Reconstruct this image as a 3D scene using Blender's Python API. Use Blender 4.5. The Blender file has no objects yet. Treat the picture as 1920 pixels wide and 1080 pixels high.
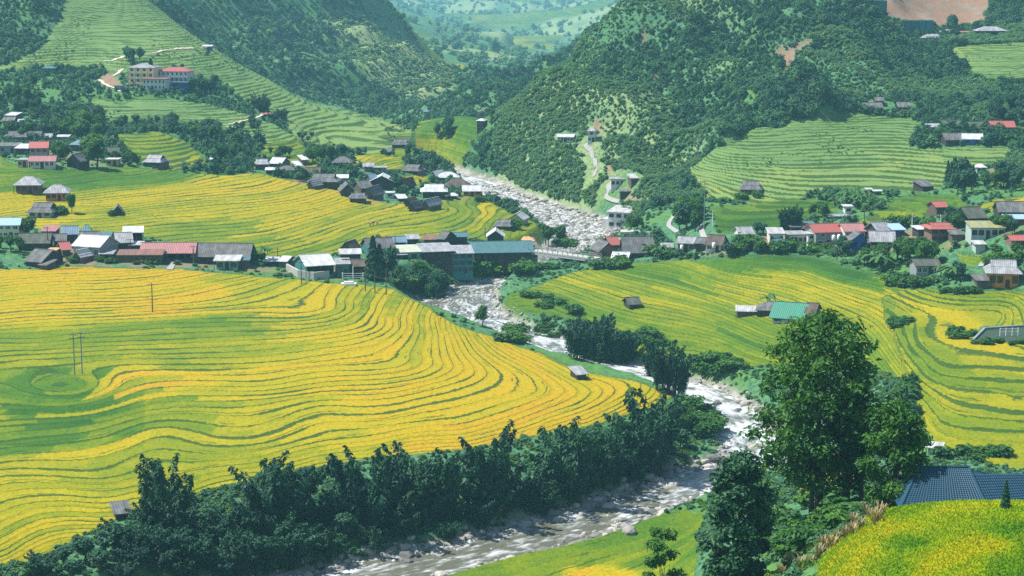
import bpy, bmesh, math, random
import numpy as np
from mathutils import Vector, Matrix

RNG = np.random.default_rng(7)
random.seed(7)
scene = bpy.context.scene
COL = scene.collection

# ------------------------------------------------------------------ camera, sky, sun, exposure
CZ = 92.0
PITCH = math.radians(9.5)
F = 3583.0                       # focal length in photo pixels (1920 wide)
cam_data = bpy.data.cameras.new("camera")
cam = bpy.data.objects.new("camera", cam_data)
COL.objects.link(cam)
cam.location = (0, 0, CZ)
cam.rotation_euler = (math.pi / 2 - PITCH, 0, 0)
cam_data.sensor_width = 36.0
cam_data.lens = 36.0 * F / 1920.0
cam_data.clip_start = 1.0
cam_data.clip_end = 20000.0
scene.camera = cam

SUN_EL = math.radians(58)
SUN_DIR = Vector((-0.82, 0.16, 0)).normalized() * math.cos(SUN_EL) + Vector((0, 0, math.sin(SUN_EL)))
world = bpy.data.worlds.new("World")
scene.world = world
world.use_nodes = True
wn = world.node_tree
bg = wn.nodes["Background"]
sky = wn.nodes.new("ShaderNodeTexSky")
sky.sky_type = 'NISHITA'
sky.sun_disc = False
sky.sun_elevation = SUN_EL
sky.sun_rotation = math.atan2(SUN_DIR.x, SUN_DIR.y)
sky.air_density = 1.0
sky.dust_density = 0.6
sky.ozone_density = 1.5
wn.links.new(sky.outputs[0], bg.inputs[0])
bg.inputs[1].default_value = 0.095
sun_data = bpy.data.lights.new("sun", 'SUN')
sun_data.energy = 4.6
sun_data.angle = math.radians(0.6)
sun_data.color = (1.0, 0.96, 0.88)
sun = bpy.data.objects.new("sun", sun_data)
COL.objects.link(sun)
sun.rotation_euler = SUN_DIR.to_track_quat('Z', 'Y').to_euler()
vs = scene.view_settings
scene.display_settings.display_device = 'sRGB'
vs.view_transform = 'Standard'
vs.look = 'None'
vs.exposure = 0.82
vs.gamma = 1.0
vs.use_curve_mapping = False
scene.cycles.use_denoising = False
try:
    scene.cycles.denoiser = 'OPENIMAGEDENOISE'
    scene.cycles.denoising_input_passes = 'RGB_ALBEDO_NORMAL'
    scene.cycles.denoising_prefilter = 'ACCURATE'
except Exception:
    pass
scene.cycles.max_bounces = 6
scene.cycles.diffuse_bounces = 3
scene.cycles.glossy_bounces = 2
scene.cycles.transmission_bounces = 4
scene.cycles.transparent_max_bounces = 8
scene.cycles.volume_bounces = 0
scene.cycles.use_adaptive_sampling = True
scene.cycles.adaptive_threshold = 0.01

# ------------------------------------------------------------------ small helpers
def S(x): return x / 12.92 if x <= 0.04045 else ((x + 0.055) / 1.055) ** 2.4
def tag(o, label=None, cat=None, group=None, kind=None):
    if label: o["label"] = label
    if cat: o["category"] = cat
    if group: o["group"] = group
    if kind: o["kind"] = kind
    return o
def empty(name, loc, rz=0.0, label=None, cat=None, group=None):
    o = bpy.data.objects.new(name, None)
    o.empty_display_size = 0.5
    COL.objects.link(o)
    o.location = loc
    o.rotation_euler = (0, 0, rz)
    return tag(o, label, cat, group)
def link_mesh(name, me, parent=None, loc=None, rz=None):
    o = bpy.data.objects.new(name, me)
    COL.objects.link(o)
    if parent is not None: o.parent = parent
    if loc is not None: o.location = loc
    if rz is not None: o.rotation_euler = (0, 0, rz)
    return o
def np_mesh(name, verts, faces, mats=(), smooth=False, nper=None):
    """verts (n,3); faces (m,k) all of one size."""
    me = bpy.data.meshes.new(name)
    verts = np.asarray(verts, dtype=np.float32); faces = np.asarray(faces, dtype=np.int32)
    m, k = faces.shape
    me.vertices.add(len(verts)); me.vertices.foreach_set("co", verts.ravel())
    me.loops.add(m * k); me.loops.foreach_set("vertex_index", faces.ravel())
    me.polygons.add(m)
    me.polygons.foreach_set("loop_start", np.arange(0, m * k, k, dtype=np.int32))
    if smooth: me.polygons.foreach_set("use_smooth", np.ones(m, dtype=bool))
    for mt in mats: me.materials.append(mt)
    me.update(calc_edges=True)
    return me

class MB:
    """collects simple shapes into one mesh"""
    def __init__(self): self.v = []; self.f = []
    def add(self, vs_, fs):
        o = len(self.v); self.v += [tuple(p) for p in vs_]; self.f += [tuple(i + o for i in q) for q in fs]
    def box(self, x0, x1, y0, y1, z0, z1):
        self.add([(x0,y0,z0),(x1,y0,z0),(x1,y1,z0),(x0,y1,z0),(x0,y0,z1),(x1,y0,z1),(x1,y1,z1),(x0,y1,z1)],
                 [(3,2,1,0),(4,5,6,7),(0,1,5,4),(1,2,6,5),(2,3,7,6),(3,0,4,7)])
    def slab(self, quad, t):
        """a sloping panel: quad is 4 (or 3) points (counter-clockwise seen from above), thickness t downwards"""
        n = len(quad)
        low = [(p[0], p[1], p[2] - t) for p in quad]
        fs = [tuple(range(n)), tuple(range(2 * n - 1, n - 1, -1))]
        for i in range(n):
            j = (i + 1) % n
            fs.append((i, i + n, j + n, j))
        self.add(list(quad) + low, fs)
    def tube(self, pts, radii, k=6):
        rings = []
        pts = [Vector(p) for p in pts]
        base = len(self.v)
        for i, p in enumerate(pts):
            d = (pts[min(i + 1, len(pts) - 1)] - pts[max(i - 1, 0)])
            d = d.normalized() if d.length > 1e-9 else Vector((0, 0, 1))
            a = d.orthogonal().normalized() if abs(d.z) < 0.999 else Vector((1, 0, 0))
            a = (Vector((1, 0.1, 0)) - d * d.dot(Vector((1, 0.1, 0)))).normalized() if abs(d.x) < 0.95 else a
            b = d.cross(a)
            for j in range(k):
                t = 2 * math.pi * j / k
                q = p + (a * math.cos(t) + b * math.sin(t)) * radii[i]
                self.v.append(tuple(q))
        for i in range(len(pts) - 1):
            for j in range(k):
                a0 = base + i * k + j; a1 = base + i * k + (j + 1) % k
                self.f.append((a0, a1, a1 + k, a0 + k))
        self.f.append(tuple(base + (len(pts) - 1) * k + j for j in range(k)))
        self.f.append(tuple(base + j for j in reversed(range(k))))
    def mesh(self, name, mat=None, smooth=False):
        me = bpy.data.meshes.new(name)
        me.from_pydata(self.v, [], self.f)
        if mat: me.materials.append(mat)
        if smooth:
            for p in me.polygons: p.use_smooth = True
        me.update()
        return me
    def build(self, name, mat, parent=None, smooth=False):
        return link_mesh(name, self.mesh(name, mat, smooth), parent)

# value noise in numpy -------------------------------------------------------------------------
def _hash(ix, iy, seed):
    n = (ix.astype(np.int64) * 374761393 + iy.astype(np.int64) * 668265263 + seed * 982451653) & 0xFFFFFFFF
    n = ((n ^ (n >> 13)) * 1274126177) & 0xFFFFFFFF
    n = n ^ (n >> 16)
    return (n & 0xFFFFFF).astype(np.float64) / float(0xFFFFFF)
def vnoise(x, y, seed=0):
    ix = np.floor(x); iy = np.floor(y); fx = x - ix; fy = y - iy
    fx = fx * fx * (3 - 2 * fx); fy = fy * fy * (3 - 2 * fy)
    a = _hash(ix, iy, seed); b = _hash(ix + 1, iy, seed); c = _hash(ix, iy + 1, seed); d = _hash(ix + 1, iy + 1, seed)
    return (a + (b - a) * fx) * (1 - fy) + (c + (d - c) * fx) * fy
def fbm(x, y, octv=4, seed=0):
    s = 0; a = 0.5; t = 0
    for i in range(octv):
        s = s + a * vnoise(x * 2 ** i + 17.3 * i, y * 2 ** i - 9.1 * i, seed + i); t += a; a *= 0.5
    return s / t - 0.5
def smooth(a, b, x):
    t = np.clip((x - a) / (b - a), 0, 1); return t * t * (3 - 2 * t)

# ------------------------------------------------------------------ where a photo pixel's sight line runs
CP, SP = math.cos(PITCH), math.sin(PITCH)
def ray(u, v):
    a = (u - 960.0) / F; b = (540.0 - v) / F
    return a, CP + SP * b, -SP + CP * b
def PY(u, v, Y):
    rx, ry, rz = ray(u, v); t = Y / ry
    return (rx * t, Y, CZ + rz * t)
def PZ(u, v, z):
    rx, ry, rz = ray(u, v); t = (z - CZ) / rz
    return (rx * t, ry * t, z)
def project(x, y, z):
    dz = z - CZ
    dep = y * CP - dz * SP
    return 960.0 + F * x / dep, 540.0 - F * (y * SP + dz * CP) / dep

# ------------------------------------------------------------------ ground heights: known points, interpolated
CTRL = []
def cz(z, *pts):
    for p in pts: CTRL.append(PZ(p[0], p[1], z))
def cy(*pts):
    for u, v, Y in pts: CTRL.append(PY(u, v, Y))
# near side of the river and the near slope
for u, v, z in [(820,1075,2.5),(1000,1036,2.6),(1150,1000,2.8),(1290,960,3.5),(900,1120,4.5),(1100,1080,6),(1240,1050,8),(1300,1005,6),
                (600,1200,4),(300,1260,4),(0,1320,5),(1000,1260,12),(700,1400,14),(1200,1200,17),(-200,1300,6)]: CTRL.append(PZ(u,v,z))
cy((1525,962,200),(1400,1085,176),(1460,960,226),(1440,910,268),(1330,1090,186),(1600,950,196),
   (1560,1050,143),(1700,1080,127),(1920,1080,122),(1700,948,163),(1920,940,158),(1800,940,160),(1640,958,174),(1560,1000,168),(1480,1080,158),
   (1800,1200,104),(1500,1250,118),(2100,1080,118),(2150,940,160),(1300,1300,130))
CTRL += [(0.235*182, 182, 37.5), (0.28*186, 186, 37.5), (0.205*184,184,36.5),(0.23*205,205,33),(0.29*205,205,34)]
# left promontory
for u, v, z in [(1000,700,8.0),(1200,722,6.8),(1120,682,6.2),(950,650,7.4),(870,600,8.4),(760,556,10.8),(600,560,12.7),(400,530,14),(200,520,15.2),(0,510,16),
                (0,640,11.6),(200,700,10.2),(500,700,10.1),(750,690,9.9),(800,760,8.5),(870,835,7.0),(600,860,7.2),(300,855,7.9),(0,900,7.8),(200,955,7.0),(0,1030,6.4),(0,750,10),(300,620,11.8),(600,640,11.0),(800,630,9.8),
                (1100,790,6.6),(1240,752,6),(-200,700,11.5),(-250,1000,7.5),(-200,520,17),(350,930,7.2),(500,895,7.2),(700,850,7.2),(980,815,6.8),(1290,745,5.2),(1000,760,7.9),(1120,745,7.3),(600,760,8.7),(400,780,8.9),(170,770,9.4)]: CTRL.append(PZ(u,v,z))
# foot of the bamboo bank
for u, v, z in [(610,1064,1.4),(800,1010,1.5),(1000,962,1.8),(1150,920,2.0),(1270,870,2.4),(1335,815,2.8),(420,1092,1.6),(150,1140,2),(-200,1210,2.5)]: CTRL.append(PZ(u,v,z))
# riverside row, village flat and fields behind it
for u, v, z in [(60,470,17.5),(250,478,16.8),(420,497,15),(560,515,13.2),(660,520,12.5),(760,500,12),(860,487,11.5),(960,478,11.5),
                (500,440,17),(300,405,19.5),(700,420,15),(950,436,12),(850,400,15),(600,360,20),(400,350,22.5),(200,335,25.5),(50,385,22),(0,330,28),
                (100,300,30),(250,310,27.5),(800,345,16.5),(720,300,21),(870,372,14.5),(990,430,11),(480,320,24),(640,300,23),(-250,400,23)]: CTRL.append(PZ(u,v,z))
cy((770,250,790),(700,270,760),(830,232,830),(860,215,880),(800,290,730))
# left hill: lower terraces, school knoll, big terraced ridge
cy((220,247,700),(300,246,705),(385,296,672),(210,300,660),(300,290,665),(20,270,720),(100,255,730),(30,215,770),(150,215,765),(100,135,860),(20,60,930),(90,155,835),(-200,200,800),(-200,0,1000),
   (300,172,800),(360,165,812),(235,195,785),(300,235,750),(430,215,770),(480,218,775),(540,238,765),(580,275,735),(430,262,728),(470,300,690),(380,180,812),
   (240,150,822),(330,135,850),(200,160,830),
   (775,246,815),(640,208,880),(500,142,930),(400,86,970),(330,42,1000),(280,0,1030),(180,-120,1090),(0,-120,1080),(60,-10,980),
   (600,255,800),(520,208,835),(430,140,895),(350,100,920),(250,52,970),(150,50,970),(100,82,930),(700,235,825),(560,190,870),
   (700,262,960),(640,250,1010),(500,190,1060),(400,130,1100),(300,60,1150),(200,-40,1200))
# wooded mountain behind the ridge
cy((770,190,1180),(700,160,1230),(620,130,1270),(520,90,1290),(430,40,1320),(760,110,1300),(650,40,1400),(700,55,1420),(845,120,1350),(560,0,1420),(450,-80,1480),(640,-120,1600),
   (840,150,1260),(850,128,1650),(740,60,1750),(640,10,1800),(300,-100,1500))
# valley mouth and far country
cy((900,205,930),(930,190,1000),(960,200,960),(880,185,1060),(930,160,1300),(880,148,1500),(1000,160,1280),(1000,132,1750),(920,100,2300),(880,122,2050),(960,120,2050),(860,70,3200),(960,52,3900),(1050,70,3500),(800,30,4300),
   (800,5,5600),(950,0,6000),(1100,15,5400),(1100,80,3200),(700,10,3900),(900,-40,7400),(600,-60,7400),(1200,-40,7400),(200,-100,7000),(1800,-100,7000),(1300,-60,4200),(1700,-90,3400),(300,-150,3400),(1000,95,2700),(780,60,3000))
# right mountain
cy((905,330,705),(940,300,715),(970,235,740),(960,216,750),(1000,168,775),(1090,97,815),(1180,0,880),(1000,300,690),(1040,340,668),(1110,385,628),(1100,250,705),(1200,200,725),(1300,100,780),(1400,0,850),
   (1150,330,652),(1220,345,645),(1250,300,665),(1300,250,690),(1220,100,770),(1320,-150,960),(1500,-250,1050),(1500,100,775),(1500,0,840),(1600,20,830),(1650,70,800),(1695,118,780),(1600,120,765),(1400,150,735),(1500,180,710),(1300,360,612),(1150,250,705),
   (1000,205,960),(1060,150,1000),(1090,130,1050),(1150,60,1150),(1180,30,1250),(960,235,870),(1250,-60,1300))
for u, v, z in [(1130,412,14),(1210,437,17),(1120,440,11.5),(1330,420,22)]: CTRL.append(PZ(u,v,z))
# right slope with its terraces and houses
cy((1330,372,588),(1410,362,585),(1350,290,640),(1500,228,692),(1600,215,705),(1720,225,700),(1500,300,628),(1700,300,632),(1850,268,650),(1850,325,597),(1740,378,556),(1560,395,550),(1450,425,528),(1900,372,546),(1900,300,625),
   (1640,203,715),(1850,160,745),(1900,100,800),(1780,100,800),(1860,62,845),(1750,72,850),(1740,120,780),(1690,62,880),(1700,25,905),(1800,0,940),(1910,30,880),(1650,20,900),(1780,160,740),(2100,300,640),(2100,100,820),(2100,-100,980),(1750,-150,1050))
# right bank fields
for u, v, z in [(1250,600,8.4),(1250,560,9.8),(1250,520,11.4),(1250,650,7.0),(1185,582,8.6),(1450,595,11.2),(1300,680,5.8),(1400,710,6.2),(1100,520,10),(1000,545,7.8),(960,572,6.6),(1100,600,7.2),(1020,600,6.2),(1300,490,13.2),(1100,500,10.2),(1500,480,16.2),
                (1250,470,14),(1150,487,11.5),(1500,540,13.4),(1500,650,9.4),(1600,560,14.2),(1700,545,16.0),(1700,500,17.6),(1850,447,26),(1920,430,29),(1600,455,20),(1350,465,17),(1740,440,24),(1900,545,17.2),(1800,560,16.4),(1900,640,15.7),(1850,720,14.0),(1800,640,15.2),
                (1900,860,11.6),(1740,800,12.2),(1850,800,12.6),(1740,700,14.2),(1720,640,14.8),(1610,680,10.5),(1640,640,12.4),(1640,860,7),(1560,850,5),(1760,920,12),(2100,700,14.6),(2150,500,26),(1480,760,4.5),(1540,900,8),(1920,760,13.8),(2100,860,13)]: CTRL.append(PZ(u,v,z))

# the river: photo pixel, water level, half width in metres
RIV = [(780,300,13.5,2.5),(850,328,12.6,2.9),(893,340,11.8,3.3),(912,350,11,4.1),(935,370,10,7.4),(985,390,9,9.4),(1040,408,8.2,9.8),(1085,432,7,9.0),(1098,452,6.4,7.0),(1060,482,5.9,5.7),(1010,502,5.5,5.3),(950,522,5.1,4.5),(893,538,4.8,5.3),(856,558,4.4,9.6),
       (852,578,4.1,9.6),(885,600,3.9,8.4),(940,618,3.7,6.8),(1010,641,3.5,6.1),(1080,668,3.3,5.6),(1150,690,3.0,5.6),(1215,708,2.8,5.9),(1300,737,2.5,6.5),(1365,772,2.2,5.5),(1405,815,1.9,5.7),(1432,858,1.6,5.9),
       (1395,882,1.4,6.2),(1320,898,1.2,6.6),(1250,925,1.0,6.1),(1150,964,0.8,5.9),(1000,1010,0.5,6.3),(850,1050,0.3,6.8),(700,1082,0.1,7.6),(550,1116,0,8.1),(300,1165,-0.2,9.5),(0,1225,-0.5,9.5),(-350,1300,-0.8,9.5)]
RP = np.array([PZ(u, v, z)[:2] for u, v, z, w in RIV]); RZ = np.array([r[2] for r in RIV]); RW = np.array([r[3] for r in RIV], float)
# smooth the centre line (Catmull-Rom)
def catmull(P, n=8):
    P = np.asarray(P, float); out = []
    for i in range(len(P) - 1):
        p0 = P[max(i - 1, 0)]; p1 = P[i]; p2 = P[i + 1]; p3 = P[min(i + 2, len(P) - 1)]
        for k in range(n):
            t = k / n
            out.append(0.5 * ((2 * p1) + (-p0 + p2) * t + (2 * p0 - 5 * p1 + 4 * p2 - p3) * t * t + (-p0 + 3 * p1 - 3 * p2 + p3) * t ** 3))
    out.append(P[-1]); return np.array(out)
RC = catmull(np.column_stack([RP, RZ, RW]), 5)

GA = np.linspace(-0.37, 0.37, 640)               # azimuth tangents (x / y)
ys = [80.0]
while ys[-1] < 8000:
    Y = ys[-1]
    ys.append(Y + max(0.42 if Y < 285 else 0.0, min(max(Y * Y * 6.0e-6, 0.45), Y * 0.0029)) if Y < 1100 else Y * 1.0065)
GY = np.array(ys)
NA, NY = len(GA), len(GY)
def rbf_fit(P, coord):
    C = np.array(P); q = coord(C[:, 0], C[:, 1]); z = C[:, 2]
    n = len(C)
    D = np.sqrt(((q[:, None, :] - q[None]) ** 2).sum(-1) + 0.15)
    A = np.zeros((n + 3, n + 3)); A[:n, :n] = D - np.eye(n) * 0.10
    A[:n, n] = 1; A[:n, n + 1:] = q; A[n, :n] = 1; A[n + 1:, :n] = q.T
    b = np.zeros(n + 3); b[:n] = z
    return q, np.linalg.solve(A, b)
def coord(x, y):
    return np.stack([(x / y) * F / 120.0, np.log(y) / 0.085], -1)
RQ, RWT = rbf_fit(CTRL, coord)
def base_height(x, y):
    sh = np.shape(x); q = coord(np.ravel(x), np.ravel(y)); out = np.empty(len(q)); n = len(RQ)
    for s in range(0, len(q), 40000):
        b = q[s:s + 40000]
        D = np.sqrt((b[:, None, 0] - RQ[None, :, 0]) ** 2 + (b[:, None, 1] - RQ[None, :, 1]) ** 2 + 0.15)
        out[s:s + 40000] = D @ RWT[:n] + RWT[n] + b @ RWT[n + 1:]
    return out.reshape(sh)
# evaluate on a coarser grid, then interpolate (smooth function)
ca = np.linspace(-0.37, 0.37, 220); cl = np.linspace(math.log(80), math.log(GY[-1]), 520)
CX, CL = np.meshgrid(ca, cl); CYY = np.exp(CL)
H0c = base_height(CX * CYY, CYY)
def interp_grid(ax, ay, Z, qa, qy):
    i = np.clip((qa - ax[0]) / (ax[1] - ax[0]), 0, len(ax) - 1.001); j = np.clip((qy - ay[0]) / (ay[1] - ay[0]), 0, len(ay) - 1.001)
    i0 = i.astype(int); j0 = j.astype(int); fi = i - i0; fj = j - j0
    return (Z[j0, i0] * (1 - fi) + Z[j0, i0 + 1] * fi) * (1 - fj) + (Z[j0 + 1, i0] * (1 - fi) + Z[j0 + 1, i0 + 1] * fi) * fj
A2, Y2 = np.meshgrid(GA, GY); X2 = A2 * Y2
H = interp_grid(ca, cl, H0c, A2, np.log(Y2))

# distance to the river centre line, its level and half width there
def river_near(x, y):
    sh = np.shape(x); x = np.ravel(x); y = np.ravel(y)
    best = np.full(len(x), 1e9); lev = np.zeros(len(x)); hw = np.zeros(len(x)); side = np.zeros(len(x))
    for i in range(len(RC) - 1):
        a = RC[i]; b = RC[i + 1]; dx, dy = b[0] - a[0], b[1] - a[1]; L2 = dx * dx + dy * dy
        m = (np.abs(x - (a[0] + b[0]) / 2) < 75) & (np.abs(y - (a[1] + b[1]) / 2) < 75)
        idx = np.nonzero(m)[0]
        if len(idx) == 0: continue
        xx = x[idx]; yy = y[idx]
        t = np.clip(((xx - a[0]) * dx + (yy - a[1]) * dy) / L2, 0, 1)
        d = np.hypot(xx - a[0] - t * dx, yy - a[1] - t * dy)
        k = d < best[idx]; ii = idx[k]; t = t[k]
        best[ii] = d[k]; lev[ii] = a[2] + (b[2] - a[2]) * t; hw[ii] = a[3] + (b[3] - a[3]) * t
        side[ii] = np.sign(dx * (y[ii] - a[1]) - dy * (x[ii] - a[0]))
    return best.reshape(sh), lev.reshape(sh), hw.reshape(sh), side.reshape(sh)
RD, RL, RH, RS = river_near(X2, Y2)
U2, V2 = project(X2, Y2, H)
# ------------------------------------------------------------------ land use: which ground is field, wood, bare soil ...
def inpoly(u, v, poly):
    P = np.asarray(poly, float); out = np.zeros(np.shape(u), bool)
    m = (u >= P[:, 0].min()) & (u <= P[:, 0].max()) & (v >= P[:, 1].min()) & (v <= P[:, 1].max())
    uu = u[m]; vv = v[m]; r = np.zeros(len(uu), bool); j = len(P) - 1
    for i in range(len(P)):
        xi, yi = P[i]; xj, yj = P[j]
        if yi != yj:
            c = ((yi > vv) != (yj > vv)) & (uu < (xj - xi) * (vv - yi) / (yj - yi) + xi)
            r ^= c
        j = i
    out[m] = r; return out
FIELDS = [  # polygon, nearest and farthest distance, terrace step in metres, id
 ([(-500,502),(60,504),(130,499),(330,503),(420,510),(560,525),(680,532),(735,540),(800,575),(860,605),(960,645),(1080,690),(1200,718),(1266,742),(1245,760),(1180,777),(1100,800),(980,820),(870,842),(760,852),(690,860),(620,872),(540,888),(440,908),(360,932),(310,945),(250,958),(200,985),(120,1020),(50,1052),(-500,1120)],250,600,0.19,1),
 ([(-500,300),(0,288),(30,310),(120,316),(260,314),(320,318),(430,328),(480,322),(560,338),(640,355),(720,380),(800,380),(870,368),(905,366),(935,385),(975,402),(1018,425),(1010,446),(985,455),(900,450),(760,450),(640,470),(560,490),(480,485),(330,455),(250,440),(100,435),(0,415),(-500,420)],480,800,0.33,2),
 ([(655,290),(740,284),(765,300),(755,320),(690,320)],600,900,0.30,2),([(740,325),(800,326),(815,345),(760,347)],600,900,0.30,2),
 ([(205,247),(300,245),(345,262),(392,300),(385,310),(300,318),(240,292)],560,760,0.75,3),
 ([(770,213),(860,210),(925,218),(865,262),(822,268),(790,290),(750,300),(680,290),(700,264),(780,250)],650,900,0.35,2),
 ([(-60,150),(30,108),(90,68),(110,20),(120,-60),(300,-40),(330,38),(400,84),(500,140),(640,203),(777,241),(760,266),(690,288),(620,275),(560,264),(545,240),(515,212),(470,196),(440,176),(405,142),(350,130),(300,128),(240,136),(200,122),(60,116)],700,1150,0.95,4),
 ([(165,185),(230,192),(260,176),(330,176),(400,190),(480,213),(515,225),(560,258),(592,288),(605,312),(560,306),(480,262),(400,226),(330,214),(210,224),(180,218)],600,840,0.8,4),
 ([(480,268),(560,262),(600,290),(610,312),(560,312),(490,296)],600,840,0.75,3),
 ([(930,556),(1000,536),(1060,515),(1130,500),(1250,490),(1380,480),(1450,477),(1560,485),(1620,510),(1660,520),(1700,542),(1800,542),(1920,545),(2400,540),(2400,940),(1920,884),(1830,866),(1760,842),(1722,800),(1700,722),(1660,700),(1400,688),(1330,668),(1240,662),(1180,652),(1150,625),(1080,600),(1000,588),(940,572)],270,600,0.25,5),
 ([(1700,690),(1680,640),(1655,560),(1700,542),(1800,542),(1920,545),(2400,540),(2400,940),(1920,884),(1830,866),(1760,842),(1722,800)],270,600,0.42,12),
 ([(1480,892),(1560,880),(1612,888),(1600,920),(1490,936)],200,330,0.6,5),
 ([(1790,476),(1860,476),(1850,496),(1800,502)],380,480,0.6,5),
 ([(1296,315),(1320,285),(1370,268),(1420,235),(1500,224),(1600,214),(1712,217),(1735,250),(1705,272),(1760,278),(1880,276),(1905,290),(1860,312),(1790,328),(1760,352),(1700,360),(1560,346),(1500,376),(1440,382),(1330,372),(1305,350)],520,760,0.62,6),
 ([(1585,430),(1640,395),(1715,360),(1800,368),(1832,384),(1790,396),(1740,406),(1680,422),(1600,434)],440,640,0.95,7),
 ([(1798,392),(1860,376),(1930,364),(2200,350),(2200,396),(1930,398),(1830,400)],440,640,0.8,7),
 ([(1325,388),(1460,374),(1575,377),(1560,402),(1470,424),(1350,436)],440,640,0.7,8),
 ([(1775,82),(1930,72),(2200,66),(2200,145),(1920,152),(1850,142),(1790,112)],680,860,0.52,6),
 ([(1535,1056),(1590,1002),(1640,958),(1720,936),(1930,940),(2400,945),(2400,1500),(1480,1500),(1530,1110)],60,182,0.55,9),
 ([(760,1090),(880,1050),(1000,1020),(1150,985),(1280,952),(1325,962),(1310,1030),(1290,1120),(1200,1250),(600,1300),(560,1160)],120,345,0.8,10),
]
JU = U2 + 26 * fbm(X2 / 14, Y2 / 14, 3, 5) * np.clip(Y2 / 500, .5, 1); JV = V2 + 10 * fbm(X2 / 14, Y2 / 14, 3, 9)
field = np.zeros(X2.shape, np.int8); step = np.full(X2.shape, 0.6)
for poly, y0, y1, st, fid in FIELDS:
    m = inpoly(JU, JV, poly) & (Y2 >= y0) & (Y2 <= y1)
    field[m] = fid; step[m] = st
# far country: patches of terraced land between scrub
far = Y2 > 1560
farfield = far & (fbm(X2 / 210, Y2 / 420, 3, 31) > 0.02)
field[farfield] = 11; step[farfield] = 2.2
field[RD < RH + 1.5] = 0
# ---- final relief
hill = np.where((field == 0) & (RD > 40), 1.0, 0.0)
hillw = smooth(0, 1, hill)
def blur(a, n):
    for _ in range(n):
        a = a.copy(); a[1:-1] = (a[:-2] + a[1:-1] * 2 + a[2:]) / 4; a[:, 1:-1] = (a[:, :-2] + a[:, 1:-1] * 2 + a[:, 2:]) / 4
    return a
hillw = blur(hillw, 6)
wood = np.clip((Y2 - 560) / 200, 0, 1)
H1 = H + hillw * wood * (15.0 * fbm(X2 / 60, Y2 / 60, 4, 21) + 14.0 * fbm(X2 / 130, Y2 / 130, 2, 27) * np.clip((Y2 - 620) / 120, 0, 1)) + hillw * np.clip((Y2 - 1150) / 500, 0, 1) * ((60 + 50 * np.clip((Y2 - 1900) / 900, 0, 1)) * fbm(X2 / 300, Y2 / 480, 5, 23))
H1 += 0.30 * fbm(X2 / 70, Y2 / 45, 2, 3) * np.clip(RD / 40 - .4, 0, 1) * (field > 0)
# low rises and hollows that bend the paddies
for bu, bv, ru, rv, ah in [(125,738,120,40,1.7),(310,800,95,34,-.8),(590,585,130,22,1.0),(710,612,95,20,.6),(60,640,90,22,1.1),(830,700,170,32,.55),(350,560,150,20,.7),(520,722,130,26,.6),(1010,735,110,22,.5),(640,800,120,24,-.5),(200,890,160,26,.5),
                           (300,380,150,16,.7),(560,380,120,14,.6),(760,420,110,12,.5),(120,420,110,12,.6),(440,430,120,10,-.5)]:
    H1 += (.62 if bu == 125 else .25) * ah * np.exp(-(((U2 - bu) / ru) ** 2 + ((V2 - bv) / rv) ** 2) * 1.3) * (field > 0)
# gullies down the right mountain
gm = smooth(930, 1010, U2) * smooth(1760, 1600, U2) * smooth(610, 660, Y2) * smooth(1000, 860, Y2) * (field == 0)
gx = X2 * 0.85 + Y2 * 0.45
tri = lambda q: np.abs(np.mod(q, 1) - .5) * 2 - .5
H1 += blur(gm, 6) * (11.0 * tri(gx / 52 + 1.3 * fbm(X2 / 70, Y2 / 70, 3, 40)) + 4.0 * tri(gx / 19 + 1.5 * fbm(X2 / 35, Y2 / 35, 3, 41)))
gm2 = (field == 0) * smooth(1150, 1230, Y2) * smooth(1900, 1600, Y2)
H1 += blur(gm2, 6) * (18.0 * tri((X2 * .8 - Y2 * .5) / 95 + 1.3 * fbm(X2 / 120, Y2 / 120, 3, 43)) + 7.0 * tri((X2 * .8 - Y2 * .5) / 34 + 1.3 * fbm(X2 / 60, Y2 / 60, 3, 44)))
# river bed and banks
shore = np.where(RD < 1e8, RD - RH, 1e3)
gravel = 0.8 + 2.2 * (fbm(X2 / 22, Y2 / 22, 2, 55) + .5) + np.clip((Y2 - 520) / 60, 0, 1) * 3.0
bank_up = RL + 0.5 + np.clip(shore - gravel, 0, None) * 1.15
bank_lo = RL + 0.45
Hr = np.where(shore < gravel, RL - 0.9 + smooth(-1.0, gravel.clip(1), shore) * 1.5, np.minimum(H1, bank_up))
Hr = np.where((shore >= gravel) & (shore < 40), np.maximum(Hr, bank_lo), Hr)
H1 = np.where(RD < 70, Hr, H1)
bed = smooth(gravel + 1.2, gravel - 0.6, shore)
bed[RD > 70] = 0
# terraces
warp = 1.5 * fbm(X2 / 75, Y2 / 34, 2, 71) + 0.22 * fbm(X2 / 16, Y2 / 9, 2, 73)
nearf = np.isin(field, (1, 2, 5, 10, 12))
tt = (H1 / step) + warp * np.where(np.isin(field, (5, 12)), .45, np.where(nearf, 1.2, 1.0))
fr = tt - np.floor(tt)
g = smooth(0.80, 1.0, fr)
rice = blur((field > 0).astype(float), 1)
H2 = H1 + np.where(field > 0, step * (g - fr) * np.where(nearf, 1.0, .9) * np.where(field == 9, .35, 1.0), 0)
H2 = H2 + np.where(field == 9, 0.22 * (fbm(X2 / 3.5, Y2 / 3.5, 3, 80)), 0)
H2 += (field == 0) * (shore > gravel) * 0.8 * fbm(X2 / 4, Y2 / 4, 3, 90)
PONDPOLY = [(1818,640),(1840,611),(1980,606),(1985,636),(1900,640)]
pm = inpoly(U2, V2, PONDPOLY) & (Y2 < 600)
POND_Z = float(H1[inpoly(U2, V2, [(1830,630),(1990,628),(1990,640),(1830,642)]) & (Y2 < 600)].mean())
H2 = np.where(pm, POND_Z - 0.5, H2); rice = np.where(pm, 0, rice)
U3, V3 = project(X2, Y2, H2)

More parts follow.
